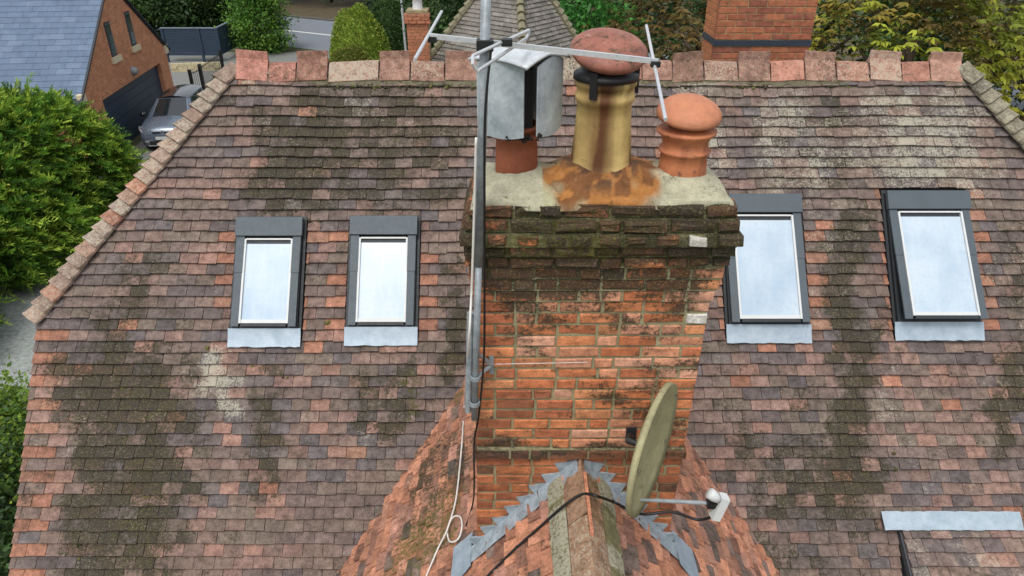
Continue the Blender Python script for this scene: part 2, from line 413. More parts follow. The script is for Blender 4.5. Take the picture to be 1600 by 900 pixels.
# half-hip ends
for side, xe in ((-1, XL), (1, XR)):
    ha = math.atan2(HD, HX); v = Vector((side * math.cos(ha), 0, -math.sin(ha))); n = Vector((side * math.sin(ha), 0, math.cos(ha)))
    L = math.hypot(HD, HX)
    for r in range(int(L / GAUGE)):
        s = (r + .5) * GAUGE; hw = s * math.sin(ha) / TP
        if hw > .1: course(r, [(-hw, hw)], Vector((xe, RY, RZ)), Vector((0, 1, 0)), v, n, GAUGE, lambda a, b, c, d: random.choice(BROWN), lambda p: (.15, .3, .05), 'h', (r % 2) * TW / 2)
# dormer: shallower tiled roof breaking out of the main slope
DA = math.radians(33); DO = roofp(0, dS + .06, .03); dv = Vector((0, -math.cos(DA), -math.sin(DA))); dn = Vector((0, -math.sin(DA), math.cos(DA)))
def d_stain(p):
    b = .06 + .5 * (vnoise(p[0] * 4.5, p[1] * 1.8, 41) - .45); return (.2 + .5 * (vnoise(p[0] * 3, p[1] * 3, 42) - .45), .26 + .3 * (vnoise(p[0] * 6, p[1] * 6, 43) - .45), b)
for r in range(11):
    course(r, [(dL + .01, dR - .01)], DO, U1, dv, dn, .115, lambda a, b, c, d: random.choice(BROWN + PINKS), d_stain, 'd', (r % 2) * TW / 2)

parts = {}
deck = plain('roof_underlay', lin(52, 46, 42), .95)
mb = MB(); e = .014
# roof decks under the tiles, a little below the tile backs
def slab(mb, poly, n, t=.05, gap=.02):
    a = [Vector(p) - n * gap for p in poly]; b = [p - n * t for p in a]; m = len(a)
    mb.add(a + b, [tuple(range(m)), tuple(range(2 * m - 1, m - 1, -1))] + [(i, i + m, (i + 1) % m + m, (i + 1) % m) for i in range(m)])
sE = NROW * GAUGE
sH = HD / sP
slab(mb, [roofp(XL, 0), roofp(VL, sH), roofp(VL, sE), roofp(VR, sE), roofp(VR, sH), roofp(XR, 0)], N1)
for side, xe, xv in ((-1, XL, VL), (1, XR, VR)):
    ha = math.atan2(HD, HX); n = Vector((side * math.sin(ha), 0, math.cos(ha))); yh = HD / TP
    slab(mb, [(xe, RY, RZ), (xv, RY - yh, RZ - HD), (xv, RY + yh, RZ - HD)], n)
N1b = Vector((0, sP, cP))
def roofb(x, s): return Vector((x, RY + s * cP, RZ - s * sP))
slab(mb, [roofb(XL, 0), roofb(VL, sH), roofb(VL, sE), roofb(VR, sE), roofb(VR, sH), roofb(XR, 0)][::-1], N1b, .05, -.005)
parts['m'] = mb.build('main_roof', deck, house)
mb = MB()
for side in (-1, 1):
    n = Vector((side * sG, 0, cG)); sl_ = 2.75 / sG
    ye = RY - (RZ - ZG) / TP; yb = RY - (RZ - ZG + 2.75) / TP; xb = XG + side * 2.75 / TG
    slab(mb, [(XG, GY0 + .01, ZG), (XG, ye, ZG), (xb, yb, ZG - 2.75), (xb, GY0 + .01, ZG - 2.75)], n)
parts['g'] = mb.build('cross_gable_roof', deck, house)
mb = MB(); L = 1.22
slab(mb, [DO + U1 * dL, DO + U1 * dR, DO + U1 * dR + dv * L, DO + U1 * dL + dv * L], dn, .06, .006)
cheek = []
for x in (dL + .02, dR - .05):
    a = DO + U1 * x - dn * .07; b = a + dv * L; c = Vector((b.x, b.y, b.z - .9))
    mb.add([a, b, c, a + U1 * .03, b + U1 * .03, c + U1 * .03], [(0, 1, 2), (3, 5, 4), (0, 3, 4, 1), (1, 4, 5, 2), (2, 5, 3, 0)])
a = DO + U1 * (dL + .03) + dv * (L - .12) - dn * .07
mb.box((dL + .05, a.y, a.z - .8), (dR - .05, a.y + .04, a.z))
parts['d'] = mb.build('dormer_roof', plain('dormer_cheek_lead', lin(70, 76, 82), .7), house)
tag(parts['d'], 'small tiled dormer roof under a pale lead strip')
parts['h'] = parts['m']
TILES.sort(key=lambda t: -t[0])
for t in TILES[:300]: mk('roof_tile', t[2], t[3], M_TILE, parts[t[1]], t[4], t[5])
rest = {}
for t in TILES[300:]:
    k = 'm' if t[1] == 'h' else t[1]
    rest.setdefault(k, MB()).add(t[2], t[3], t[4], t[5])
for k, m_ in rest.items(): m_.build('roof_tiles', M_TILE, parts[k], kind='stuff')

# ridge tiles, alternately plain and with an upright fin, at the joints seen in the photo
tall = [(367, 417), (462, 511), (592, 640), (695, 745), (792, 822), (873, 922), (960, 1003), (1052, 1100), (1155, 1205), (1259, 1308), (1361, 1411), (1456, 1507)]
ridx = lambda px: atY(px, 92, RY - .05).x
segs = []
for i, (a, b) in enumerate(tall):
    segs.append((a, b, 1))
    if i + 1 < len(tall): segs.append((b + 1, tall[i + 1][0] - 1, 0))
RT = [lin(160, 96, 78), lin(148, 92, 76), lin(168, 100, 82), lin(140, 96, 80), lin(154, 104, 88)]
for a, b, fin in segs:
    x0, x1 = ridx(a) + .004, ridx(b) - .004
    zt = RZ + .068 + random.uniform(-.008, .008); fl = .205; w = .022
    tilt = random.uniform(-.012, .012)
    pr = []
    for sgn in (-1, 1):
        q = [(sgn * (fl * cP + .012), zt - fl * sP - .004), (sgn * .075, zt - .072), (sgn * .03, zt - .012)]
        pr += q if sgn < 0 else q[::-1]
    if fin: pr = pr[:3] + [(-.016, zt + .012), (-.012, zt + .085), (.012, zt + .085), (.016, zt + .012)] + pr[3:]
    inner = [(y * .9, z - .018) for y, z in (pr[:3] + [(0, zt - .02)] + pr[-3:])]
    ring = pr + inner[::-1]; m = len(ring)
    nx = 4; vs = []; fs = []
    for i in range(nx):
        t = i / (nx - 1); x = x0 + (x1 - x0) * t
        for y, z in ring: vs.append((x, RY + y + random.uniform(-.0015, .0015), z + tilt * (t - .5) * 2 + random.uniform(-.0015, .0015)))
    for i in range(nx - 1):
        for j in range(m): fs.append((i * m + j, i * m + (j + 1) % m, (i + 1) * m + (j + 1) % m, (i + 1) * m + j))
    fs += [tuple(range(m))[::-1], tuple(range((nx - 1) * m, nx * m))]
    c = random.choice(RT); k = random.uniform(.82, 1.1); lc = random.choice([.3, .38, .46, .56, .34])
    if a < 420: lc = .3; c = lin(178, 104, 90)
    if not fin and random.random() < .6: lc += .16
    mk('ridge_tile', vs, fs, M_TILE, parts['m'], tuple(v * k for v in c), (random.uniform(.2, .42), lc, random.uniform(.08, .26)))
# mortar bed and moss under the ridge
mb = MB(); n = 160
vs = []; fs = []; cs = []; ss = []
for i in range(n + 1):
    x = XL + (XR - XL) * i / n; w = .012 * math.sin(i * 1.7) + random.uniform(-.008, .008)
    for s, h in ((.12, .034), (.165 + w * .6, .036 + random.uniform(0, .008)), (.2 + w, .022)):
        vs.append(roofp(x, s, h)); cs.append(lin(120, 112, 92)); ss.append((.35, .2, .3))
for i in range(n):
    for j in range(2): fs.append((i * 3 + j, i * 3 + j + 1, (i + 1) * 3 + j + 1, (i + 1) * 3 + j))
mk('ridge_mortar', vs, fs, M_CEM, parts['m'], cs, ss)
# moss tufts: little lumps
def tuft(mb, p, n, r):
    a = n.orthogonal().normalized(); b = n.cross(a); vs = [p + n * r * .75]; m = 7
    for k, (rr, hh) in enumerate(((.62, .55), (1, .0))):
        for j in range(m):
            q = 2 * math.pi * (j + .5 * k) / m; g = random.uniform(.7, 1.25) * r
            vs.append(p + (a * math.cos(q) + b * math.sin(q)) * rr * g + n * (hh * r * random.uniform(.6, 1.1) - .003 * k))
    fs = [(0, 1 + j, 1 + (j + 1) % m) for j in range(m)]
    fs += [(1 + j, 1 + m + j, 1 + m + (j + 1) % m, 1 + (j + 1) % m) for j in range(m)]
    c = random.choice([lin(74, 74, 34), lin(58, 56, 30), lin(96, 94, 40), lin(64, 52, 34)])
    mb.add(vs, fs, c, (0.05, 0, .25))
mb = MB()
for i in range(420):
    x = random.uniform(XL, XR)
    if vnoise(x * 3, 1, 77) > .35: tuft(mb, roofp(x, .2 + random.gauss(0, .012), .02), N1, random.uniform(.008, .02))
for i in range(170):                                 # along courses in the mossy patches
    g = random.choice([g for g in GROW if g[8] > .15]); px = random.uniform(g[0], g[1]); py = random.uniform(g[2], min(g[3], 895))
    x, s = roofpx(px, py); s = (math.floor(s / GAUGE)) * GAUGE + random.uniform(.012, .03); z = RZ - s * sP
    if any(a - .06 < x < b + .06 and s0 - .05 < s < s1 + .2 for a, b, s0, s1 in SKY): continue
    if z < ZG and abs(x - XG) < (ZG - z) / TG + .1: continue
    tuft(mb, roofp(x, s, .012), N1, random.uniform(.006, .016))
for (px, py, r) in ((513, 505, .03), (1355, 478, .028), (1352, 492, .02), (650, 560, .02), (645, 585, .024), (325, 545, .028), (485, 345, .026), (70, 505, .03), (1395, 708, .02), (1398, 733, .02), (500, 345, .02)):
    x, s = roofpx(px, py); tuft(mb, roofp(x, s, .02), N1, r)
for side in (-1, 1):
    for i in range(150):                             # gable slopes and valleys
        v = random.uniform(.5, 2.6); y1 = RY - (RZ - ZG + v * sG) / TP; y = random.uniform(max(1.5, y1 - 1.2), y1 - .02) if i % 2 else y1 - abs(random.gauss(.05, .04))
        x = XG + side * v * cG
        if CHX0 < x < CHX1 and y < CHY1: continue
        tuft(mb, Vector((x, y, ZG - v * sG)) + Vector((side * sG, 0, cG)) * .015, Vector((side * sG, 0, cG)), random.uniform(.006, .02))
mb.build('moss', M_TILE, house, smooth=True, kind='stuff')
# hip tiles
def hip_tile(P, ax, nm, L, w, col, st):
    b = nm.cross(ax).normalized(); vs = []; fs = []; m = 7
    sp_ = random.uniform(.9, 1.1)
    yaw = random.gauss(0, .05); ax = (ax + b * yaw).normalized()
    for (t, sc, h) in ((-.35, .72, .0), (.5, .95, .016), (1., 1.05, .042)):
        for layer in (0, 1):
            for j in range(m):
                q = (j / (m - 1) - .5) * 2
                drop = -.075 * abs(q) ** 1.5 * sp_
                vs.append(P + ax * (L * t + random.uniform(-.002, .002)) + b * (q * w * sc) + nm * (h + .068 + drop - .02 * layer))
    for k in range(2):
        o = k * 2 * m
        for j in range(m - 1):
            fs.append((o + j, o + j + 1, o + 2 * m + j + 1, o + 2 * m + j)); fs.append((o + m + j, o + 3 * m + j, o + 3 * m + j + 1, o + m + j + 1))
        fs.append((o, o + 2 * m, o + 3 * m, o + m)); e_ = m - 1; fs.append((o + e_, o + m + e_, o + 3 * m + e_, o + 2 * m + e_))
    o = 4 * m
    for j in range(m - 1): fs.append((o + j, o + j + 1, o + m + j + 1, o + m + j))
    mk('hip_tile', vs, fs, M_TILE, parts['m'], col, st)
for side, xe in ((-1, XL), (1, XR)):
    a = Vector((xe, RY, RZ)); b = Vector((xe + side * HX, RY - HD / TP, RZ - HD)); ax = (b - a).normalized(); L = (b - a).length
    ha = math.atan2(HD, HX); nm = (N1 + Vector((side * math.sin(ha), 0, math.cos(ha)))).normalized()
    nt_ = 24
    core = MB(); core.tube([a + nm * -.03, b + nm * -.03], .055, 8, lin(112, 104, 84), (.3, .25, .3)); core.build('hip_mortar', M_CEM, parts['m'])
    for i in range(nt_):
        P = a + ax * (L * (i + .25) / nt_)
        if side < 0: c = random.choice(ORANGE + [lin(160, 122, 104), lin(150, 118, 102), lin(138, 112, 98)] * 4); st = (.22, random.choice([.3, .4, .52]), .12)
        else: c = random.choice([lin(128, 118, 98), lin(116, 108, 92), lin(136, 126, 104)]); st = (.22, .36, .16)
        hip_tile(P, ax, nm, L / nt_ * 1.3, .135, vary(c, .85, 1.1), st)
# walls
M_HBRICK = brickmat('house_brick', lin(160, 82, 58), lin(130, 66, 50), lin(150, 140, 120))
M_SOFFIT = plain('white_soffit', lin(205, 204, 198), .6)
mb = MB(); zE = RZ - sE * sP - .02; yF = RY - sE * cP + .28; yB = RY + sE * cP - .28
x0, x1 = VL + .1, VR - .1
mb.box((x0, yF, 0), (x1, yB, zE + .12))
for x, e_ in ((x0, .2), (x1 - .2, .2)):
    yh = HD / TP; zz = RZ - HD - .12
    p = [(yF, zE + .125), (yB, zE + .125), (RY + yh + .05, zz), (RY - yh - .05, zz)]
    mb.add([(x, y, z) for y, z in p] + [(x + e_, y, z) for y, z in p], [(0, 1, 2, 3), (7, 6, 5, 4), (0, 4, 5, 1), (1, 5, 6, 2), (2, 6, 7, 3), (3, 7, 4, 0)])
hwG = 2.75 / TG - .28
mb.box((XG - hwG, GY0 + .25, 0), (XG + hwG, yF - .004, zE + .1))
zz = zE + .11
p = [(XG - hwG, zz), (XG + hwG, zz), (XG, ZG - .12)]
mb.add([(x, GY0 + .25, z) for x, z in p] + [(x, GY0 + .5, z) for x, z in p], [(0, 1, 2), (5, 4, 3), (0, 3, 4, 1), (1, 4, 5, 2), (2, 5, 3, 0)])
mb.build('wall', M_HBRICK, house)

# ------------------------------------------------------------------ skylights
def pane_mat():
    m, t, bs = newmat('skylight_glass')
    pos = N(t, 'ShaderNodeNewGeometry').outputs['Position']
    mp_ = N(t, 'ShaderNodeMapping'); mp_.inputs['Scale'].default_value = (9, 1.2, 1.2); t.links.new(pos, mp_.inputs[0])
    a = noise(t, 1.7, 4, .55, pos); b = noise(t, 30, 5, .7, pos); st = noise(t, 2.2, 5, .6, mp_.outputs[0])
    c = mix(t, mapr(t, a, .3, .7), lin(160, 182, 200), lin(196, 208, 216))  # sky reflection and pale interior are put into the base colour
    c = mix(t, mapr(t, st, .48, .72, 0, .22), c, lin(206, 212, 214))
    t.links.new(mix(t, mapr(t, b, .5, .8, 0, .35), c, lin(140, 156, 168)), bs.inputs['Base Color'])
    bs.inputs['Roughness'].default_value = .12; bs.inputs['Coat Weight'].default_value = .6; bs.inputs['Coat Roughness'].default_value = .04
    return m
M_PANE = pane_mat()
def sbox(mb, xa, xb, sa, sb, ha, hb, tilt=0, s0=0):
    """box on the main slope; tilt raises it with distance from s0"""
    P = lambda x, s, h: roofp(x, s, h + .012 + tilt * (s - s0))
    mb.add([P(xa, sa, ha), P(xb, sa, ha), P(xb, sb, ha), P(xa, sb, ha), P(xa, sa, hb), P(xb, sa, hb), P(xb, sb, hb), P(xa, sb, hb)], BOXF)
for i, (xa, xb, s0, s1) in enumerate(SKY):
    tilt = (.02, .015, .05, .09)[i]
    g = MB(); bw = .055
    sbox(g, xa, xa + bw, s0, s1, -.03, .055); sbox(g, xb - bw, xb, s0, s1, -.03, .055)
    sbox(g, xa + bw, xb - bw, s0, s0 + .12, -.03, .053); sbox(g, xa + bw, xb - bw, s1 - .05, s1, -.03, .05)
    for xs in (xa - .028, xb + .004): sbox(g, xs, xs + .024, s0 - .02, s1 + .01, -.02, .024)
    sbox(g, xa - .03, xb + .03, s0 - .035, s0 - .002, -.02, .03)
    f = g.build('skylight', M_ALUD, house); tag(f, ('grey roof window closed at the foot, beside the hip', 'grey roof window between its twin and the tall chimney', 'larger grey roof window half hidden by the chimney', 'larger grey roof window tilted open above a pale lead apron')[i])
    g = MB(); sbox(g, xa - .008, xb + .008, s0 - .012, s0 + .165, .058, .1); g.build('hood', M_ALU, f)
    for xs in (xa + .004, xb - bw - .024):
        g = MB(); mid = (s0 + s1) / 2
        sbox(g, xs, xs + bw + .02, s0 + .166, mid, .057, .078, tilt, s0 + .16); g.build('side_cover', M_ALU, f)
        g = MB(); sbox(g, xs + .003, xs + bw + .017, mid + .002, s1 - .012, .056, .074, tilt, s0 + .16); g.build('side_cover', M_ALU, f)
        g = MB()
        for q in range(5):
            c = roofp(xs + .035, s0 + .2 + q * (s1 - s0 - .3) / 4, .079 + tilt * (q * (s1 - s0 - .3) / 4)); g.lathe(c, [(.006, -.004), (.006, .003), (0, .004)], 8, axis=N1)
        g.build('screw', M_ALUD, f, kind='stuff')
    xi, xj = xa + bw + .022, xb - bw - .022
    g = MB(); w = .018
    sbox(g, xi, xi + w, s0 + .19, s1 - .04, .04, .072, tilt, s0); sbox(g, xj - w, xj, s0 + .19, s1 - .04, .04, .072, tilt, s0)
    sbox(g, xi + w, xj - w, s0 + .185, s0 + .2, .04, .071, tilt, s0); sbox(g, xi + w, xj - w, s1 - .075, s1 - .042, .03, .066, tilt, s0)
    g.build('sash', M_WHITE, f)
    g = MB(); sbox(g, xi + w, xj - w, s0 + .201, s0 + .235, .036, .05, tilt, s0); sbox(g, xi + w, xj - w, s1 - .04, s1 - .012, .03, .07, tilt, s0); g.build('seal', M_ALUD, f, kind='stuff')
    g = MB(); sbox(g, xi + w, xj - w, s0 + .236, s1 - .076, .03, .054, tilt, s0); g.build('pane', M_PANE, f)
    # lead apron dressed over the tiles below
    nx = 14; vs = []; fs = []
    for a in range(nx + 1):
        x = xa - .03 + (xb - xa + .06) * a / nx
        for k, s in enumerate((s1 + .002, s1 + .06, s1 + .125, s1 + .17)):
            h = (.045, .034, .03, .03)[k] + random.uniform(-.0025, .0025)
            ds = (random.uniform(-.004, .006) if k == 3 else 0)
            vs.append(roofp(x, s + ds, h + .02 + max(0, mwave(x, s))))
    fs = [(a * 4 + k, a * 4 + k + 1, a * 4 + k + 5, a * 4 + k + 4) for a in range(nx) for k in range(3)]
    nv = len(vs); vs += [v - N1 * .004 for v in vs]; fs += [tuple(j + nv for j in q[::-1]) for q in fs]
    mk('lead_apron', vs, fs, M_LEAD, f, smooth=True)
# lead strip over the dormer
vs = []; nx = 26
xa, xb = roofpx(1373, 803)[0], roofpx(1585, 797)[0]
for a in range(nx + 1):
    x = xa + (xb - xa) * a / nx; w = random.uniform(-.004, .004)
    vs += [roofp(x, dS - .055 + w, .052 + max(0, mwave(x, dS))), roofp(x, dS + .005, .065 + w * .4 + max(0, mwave(x, dS))), DO + U1 * x + dv * (.055 + w) + dn * .05]
fs = [(a * 3 + k, a * 3 + k + 1, a * 3 + k + 4, a * 3 + k + 3) for a in range(nx) for k in range(2)]
nv = len(vs); vs += [v - N1 * .004 for v in vs]; fs += [tuple(j + nv for j in q[::-1]) for q in fs]
mk('lead_strip', vs, fs, M_LEAD, parts['d'], smooth=True)
# ------------------------------------------------------------------ the tall chimney on the cross gable
CH = .0705; ZTOP = CZ - 1.29
HW = [.632, .655, .676, .66, .655, .64, .632, .615]; FY = [3.125, 3.11, 3.09, 3.125, 3.15, 3.17, 3.18, 3.19]
def chw(i): return HW[i] if i < len(HW) else (.618 if i == 22 else .605)
def chy(i): return FY[i] if i < len(FY) else (3.172 if i == 22 else 3.2)
def chc(z): return .392 + .02 * (z - CZ + 3.1)
YBK = 3.66
def brick(x0, x1, y0, y1, z0, z1, ch=.005, jit=.002, face='f'):
    """rough brick with worn edges; the chamfered face looks to -Y ('f'), -X ('l') or +X ('r')"""
    J = lambda: random.gauss(0, jit)
    if face == 'f':
        R = lambda y, c: [(x0 + c + J() * .6, y + J() * .6, z0 + c + J()), (x1 - c + J() * .6, y + J() * .6, z0 + c + J()), (x1 - c + J() * .6, y + J() * .6, z1 - c + J()), (x0 + c + J() * .6, y + J() * .6, z1 - c + J())]
        vs = R(y1, 0) + R(y0 + ch, 0) + R(y0 + J(), ch)
        m = [((x0 + x1) / 2 + J() * 3, y0 - abs(J()) * .2, (z0 + z1) / 2)]
    else:
        s = -1 if face == 'l' else 1; xf = x0 if s < 0 else x1; xb = x1 if s < 0 else x0
        R = lambda x, c: [(x, y0 + c + J() * .5, z0 + c + J()), (x, y1 - c + J() * .5, z0 + c + J()), (x, y1 - c, z1 - c + J()), (x, y0 + c, z1 - c + J())]
        vs = R(xb, 0) + R(xf - s * ch, 0) + R(xf, ch); m = [(xf + s * abs(J()) * .5, (y0 + y1) / 2, (z0 + z1) / 2)]
        if s < 0: vs = [vs[k + 3 - j] for k in (0, 4, 8) for j in range(4)]
    vs += m
    fs = [(3, 2, 1, 0)] + [(k + j, k + (j + 1) % 4, k + 4 + (j + 1) % 4, k + 4 + j) for k in (0, 4) for j in range(4)] + [(8 + j, 8 + (j + 1) % 4, 12) for j in range(4)]
    return vs, fs
def courseplan(i, a, b, dent=False):
    """brick ends along one course, mixed stretchers and headers"""
    out = []; x = a; j = .015
    if dent:
        while x < b - .05:
            w = random.uniform(.085, .105); out.append((x, min(x + w, b))); x += w + random.uniform(.03, .055)
        out[-1] = (out[-1][0], b); return out
    k = 0; pat = random.choice(['SSHSS', 'HSSHHS', 'SHSSHS', 'HSHSSH', 'SSSHSS']) if i % 2 else random.choice(['HSHHSS', 'HHSSHS', 'SHHSSS', 'HSSSHH'])
    while x < b - .02:
        w = (.203 if pat[k % len(pat)] == 'S' else .098) * random.uniform(.96, 1.05); k += 1
        x2 = x + w
        if b - x2 < .07: x2 = b
        out.append((x, min(x2, b))); x = x2 + j
    return out
BR = [lin(190, 92, 56), lin(182, 84, 52), lin(200, 104, 66), lin(176, 82, 56), lin(196, 112, 76)]
BPINK = [lin(204, 128, 104), lin(198, 118, 92), lin(208, 140, 118)]
BDARK = [lin(104, 62, 48), lin(92, 58, 48), lin(122, 68, 50)]
def brickcol(px, py, i):
    r = random.random()
    if i < 4: return random.choice(BDARK + BR[:2] + [lin(116, 88, 70), lin(130, 96, 76), lin(150, 84, 60), lin(160, 92, 66)])
    if i < 15:
        if px < 790: return random.choice(BR)
        return random.choice(BPINK) if r < .5 else random.choice(BR) if r < .96 else random.choice(BDARK)
    if i == 22: return random.choice(BDARK)
    if i > 22: return random.choice([lin(176, 86, 52), lin(164, 78, 50), lin(150, 70, 48)]) if r < .8 else random.choice(BDARK)
    return random.choice(BR) if r < .74 else random.choice(BPINK) if px > 850 and r < .9 else random.choice([lin(160, 76, 52), lin(140, 70, 50)])
CGROW = [(730, 1140, 400, 450, 30, 30, .3, 0, .05), (760, 1040, 430, 530, 80, 50, .16, 0, .02), (700, 1170, 310, 408, 20, 14, .04, 0, .16), (700, 1170, 310, 408, 20, 14, .55, 0, .14), (755, 960, 405, 470, 60, 30, .36, 0, .06), (870, 960, 360, 480, 40, 40, .15, 0, .05), (780, 980, 340, 410, 60, 20, 0, 0, .14), (930, 1060, 560, 680, 40, 30, .2, 0, 0),
         (745, 1075, 690, 716, 20, 6, .4, 0, 0), (1090, 1130, 560, 600, 20, 20, .4, 0, 0), (1040, 1100, 430, 560, 30, 40, .12, 0, 0), (745, 860, 650, 700, 40, 30, .2, 0, 0), (760, 1100, 405, 560, 40, 30, .08, 0, .04)]
def ch_stain(p):
    x, y, d = proj(p); r = .2 + .7 * (vnoise(p[0] * 9, p[2] * 14, 61) - .5); g = .16; b = .0
    for x0, x1, y0, y1, sx, sy, A, L, Ms in CGROW:
        k = box_w(x, x0, x1, sx) * box_w(y, y0, y1, sy); r += A * k; g += L * k; b += Ms * k
    return (r, g, b)
# core with the mortar faces
core = MB(); NC = 36
for i in range(NC):
    z1 = ZTOP - i * CH; z0 = z1 - CH; c = chc(z1); ins = .02 if i < 5 else .016 if i == 22 else .008; w = chw(i) - ins; y = chy(i) + ins; g = .0004 * (i % 2)
    nx = 30
    vs = []; zs = (z0 + g, (z0 + z1) / 2, z1 - g)
    for zz in zs:
        for k in range(nx + 1):
            vs.append((c - w + 2 * w * k / nx, y + random.uniform(-.002, .002), zz))
    q = nx + 1
    fs = [(r * q + k, r * q + k + 1, (r + 1) * q + k + 1, (r + 1) * q + k) for r in (0, 1) for k in range(nx)]
    yb = YBK - .007 + (chw(i) - .605)
    n0 = len(vs); vs += [(c - w, yb, z0 + g), (c + w, yb, z0 + g), (c + w, yb, z1 - g), (c - w, yb, z1 - g)]
    fs += [(n0 + 1, n0, n0 + 3, n0 + 2), (0, 2 * q, n0 + 3, n0), (nx, n0 + 1, n0 + 2, 2 * q + nx), (0, n0, n0 + 1, nx), (2 * q, 2 * q + nx, n0 + 2, n0 + 3)]
    cc = lin(150, 140, 108) if i > 4 else lin(128, 122, 84)
    core.add(vs, fs, [vary(cc, .85, 1.1) for _ in vs], [(lambda s: (s[0] * .7, .2, s[2] + .06))(ch_stain(p)) for p in vs])
chimney = core.build('chimney_stack', M_MORT, house)
tag(chimney, 'tall orange brick chimney with blackened corbelled top and mossy mortar')
side = MB()
for i in range(NC):
    z1 = ZTOP - i * CH - .006; z0 = z1 - CH + (.02 if i < 5 else .0145); c = chc(z1); w = chw(i); y = chy(i)
    plan = courseplan(i, c - w, c + w, i == 2)
    for k, (a, b) in enumerate(plan):
        px, py, d = proj(((a + b) / 2, y, (z0 + z1) / 2)); col = brickcol(px, py, i)
        kk = random.uniform(.88, 1.1); col = tuple(v * kk for v in col)
        jit, chm = (.0045, .009) if i < 5 else (.0022, .005)
        yy = y + (random.gauss(-.002, .005) if i < 5 else random.gauss(0, .0018)); st = None
        if abs(px - 1098) < 26 and abs(py - 380) < 11: col = lin(205, 200, 192); st = (0, .55, 0)
        if abs(px - 1096) < 22 and abs(py - 505) < 9: col = lin(208, 204, 198); st = (0, .5, 0)
        vs, fs = brick(a, b, yy, y + .1, z0, z1, chm, jit)
        mk('brick', vs, fs, M_BRICK, chimney, [vary(col, .88, 1.12) for _ in vs], st or [ch_stain(p) for p in vs])
    yb = YBK + (chw(i) - .605); yk = y + .11
    for s in 'lr':
        yy = yk + (0 if i % 2 else -.0)
        while yy < yb - .03:
            L = .2 if (i + (yy > yk)) % 2 else .1; y2 = min(yy + L, yb)
            if yb - y2 < .05: y2 = yb
            a, b = (c - w, c - w + .1) if s == 'l' else (c + w - .1, c + w)
            vs, fs = brick(a, b, yy, y2, z0, z1, .006, .003, s); col = brickcol(760 if s == 'l' else 1100, 500, i)
            side.add(vs, fs, col, [(lambda q: (q[0] * .8, .2, q[2]))(ch_stain((p[0], y, p[2]))) for p in vs]); yy = y2 + .011
side.build('side_bricks', M_BRICK, chimney, kind='stuff')
# cement flaunching round the pots
POTS = [(atY(807, 262, 3.42).x, 3.42, .112), (atY(938, 262, 3.43).x, 3.43, .165), (atY(1065, 270, 3.4).x, 3.40, .13)]
nx, ny = 96, 46; vs = []; cs = []; ss = []; c0 = chc(ZTOP)
def flz(x, y):
    e = min(x - (c0 - .63), (c0 + .63) - x, y - 3.125, 3.715 - y)
    k = max(0, min(1, e / .2)); z = .006 + .062 * k ** .8
    for px_, py_, r in POTS: z += .05 * math.exp(-(max(0, math.hypot(x - px_, y - py_) - r) / .07) ** 2) * (1.15 if r > .15 else .5)
    return z + .012 * (vnoise(x * 9, y * 9, 31) - .5) + .006 * (vnoise(x * 40, y * 40, 32) - .5)
mx_, my_, mr_ = POTS[1]
for j in range(ny + 1):
    for i in range(nx + 1):
        x = c0 - .625 + 1.25 * i / nx; y = 3.128 + .585 * j / ny
        if j == 0: y += .03 * (vnoise(x * 11, 3, 33) - .25)
        z = ZTOP + flz(x, y) - (.004 if 0 < j < ny and 0 < i < nx else .03)
        # cracks between the three cement lumps
        for xc in (.5 * (POTS[0][0] + mx_) - .02 + .03 * math.sin(y * 30), .5 * (POTS[2][0] + mx_) + .1 + .04 * math.sin(y * 25)):
            if abs(x - xc) < .007: z -= .02
        vs.append((x, y, z)); d = math.hypot(x - mx_, (y - my_) * (1.0 if y > my_ else .8)) - mr_
        w = vnoise(x * 12, y * 12, 34) * .16
        front = y < my_; reach = (.17 if front and abs(x - mx_) < .3 else .09)
        rust = max(0, min(1, (reach + w - .06 - d) / .09)); col = lin(160, 154, 124)
        if x > mx_ + .18 or x < mx_ - .3: col = lin(168, 162, 138)
        rust *= .85 + .45 * vnoise(x * 26, y * 26, 37); rust = min(1, rust); a = lin(160, 90, 36) if vnoise(x * 15, y * 15, 38) > .42 else lin(120, 66, 34); col = tuple(p * (1 - rust) + q * rust for p, q in zip(col, a))
        soot = max(0, min(1, (.05 - d) / .04)) * (1 if vnoise(x * 20, y * 20, 35) > .45 else .25)
        col = tuple(p * (1 - soot * .75) + q * soot * .75 for p, q in zip(col, lin(58, 44, 40))); cs.append(col)
        ss.append((.12 + .45 * (vnoise(x * 5, y * 6, 36) - .45) * (1 - rust), .2, .12 * (1 - rust) + (.2 if y < 3.19 else 0) * (1 - rust) * (x < mx_)))
fs = [(j * (nx + 1) + i, j * (nx + 1) + i + 1, (j + 1) * (nx + 1) + i + 1, (j + 1) * (nx + 1) + i) for j in range(ny) for i in range(nx)]
rim = [i for i in range(nx + 1)] + [j * (nx + 1) + nx for j in range(1, ny + 1)] + [ny * (nx + 1) + i for i in range(nx - 1, -1, -1)] + [j * (nx + 1) for j in range(ny - 1, 0, -1)]
nb = len(vs)
for i in rim: vs.append((vs[i][0], vs[i][1], ZTOP - .028)); cs.append(lin(140, 132, 100)); ss.append((.3, .2, .25))
m = len(rim); fs += [(rim[(k + 1) % m], rim[k], nb + k, nb + (k + 1) % m) for k in range(m)]
mk('flaunching', vs, fs, M_CEM, chimney, cs, ss, smooth=True)
def flat(x, y): return ZTOP + flz(x, y)

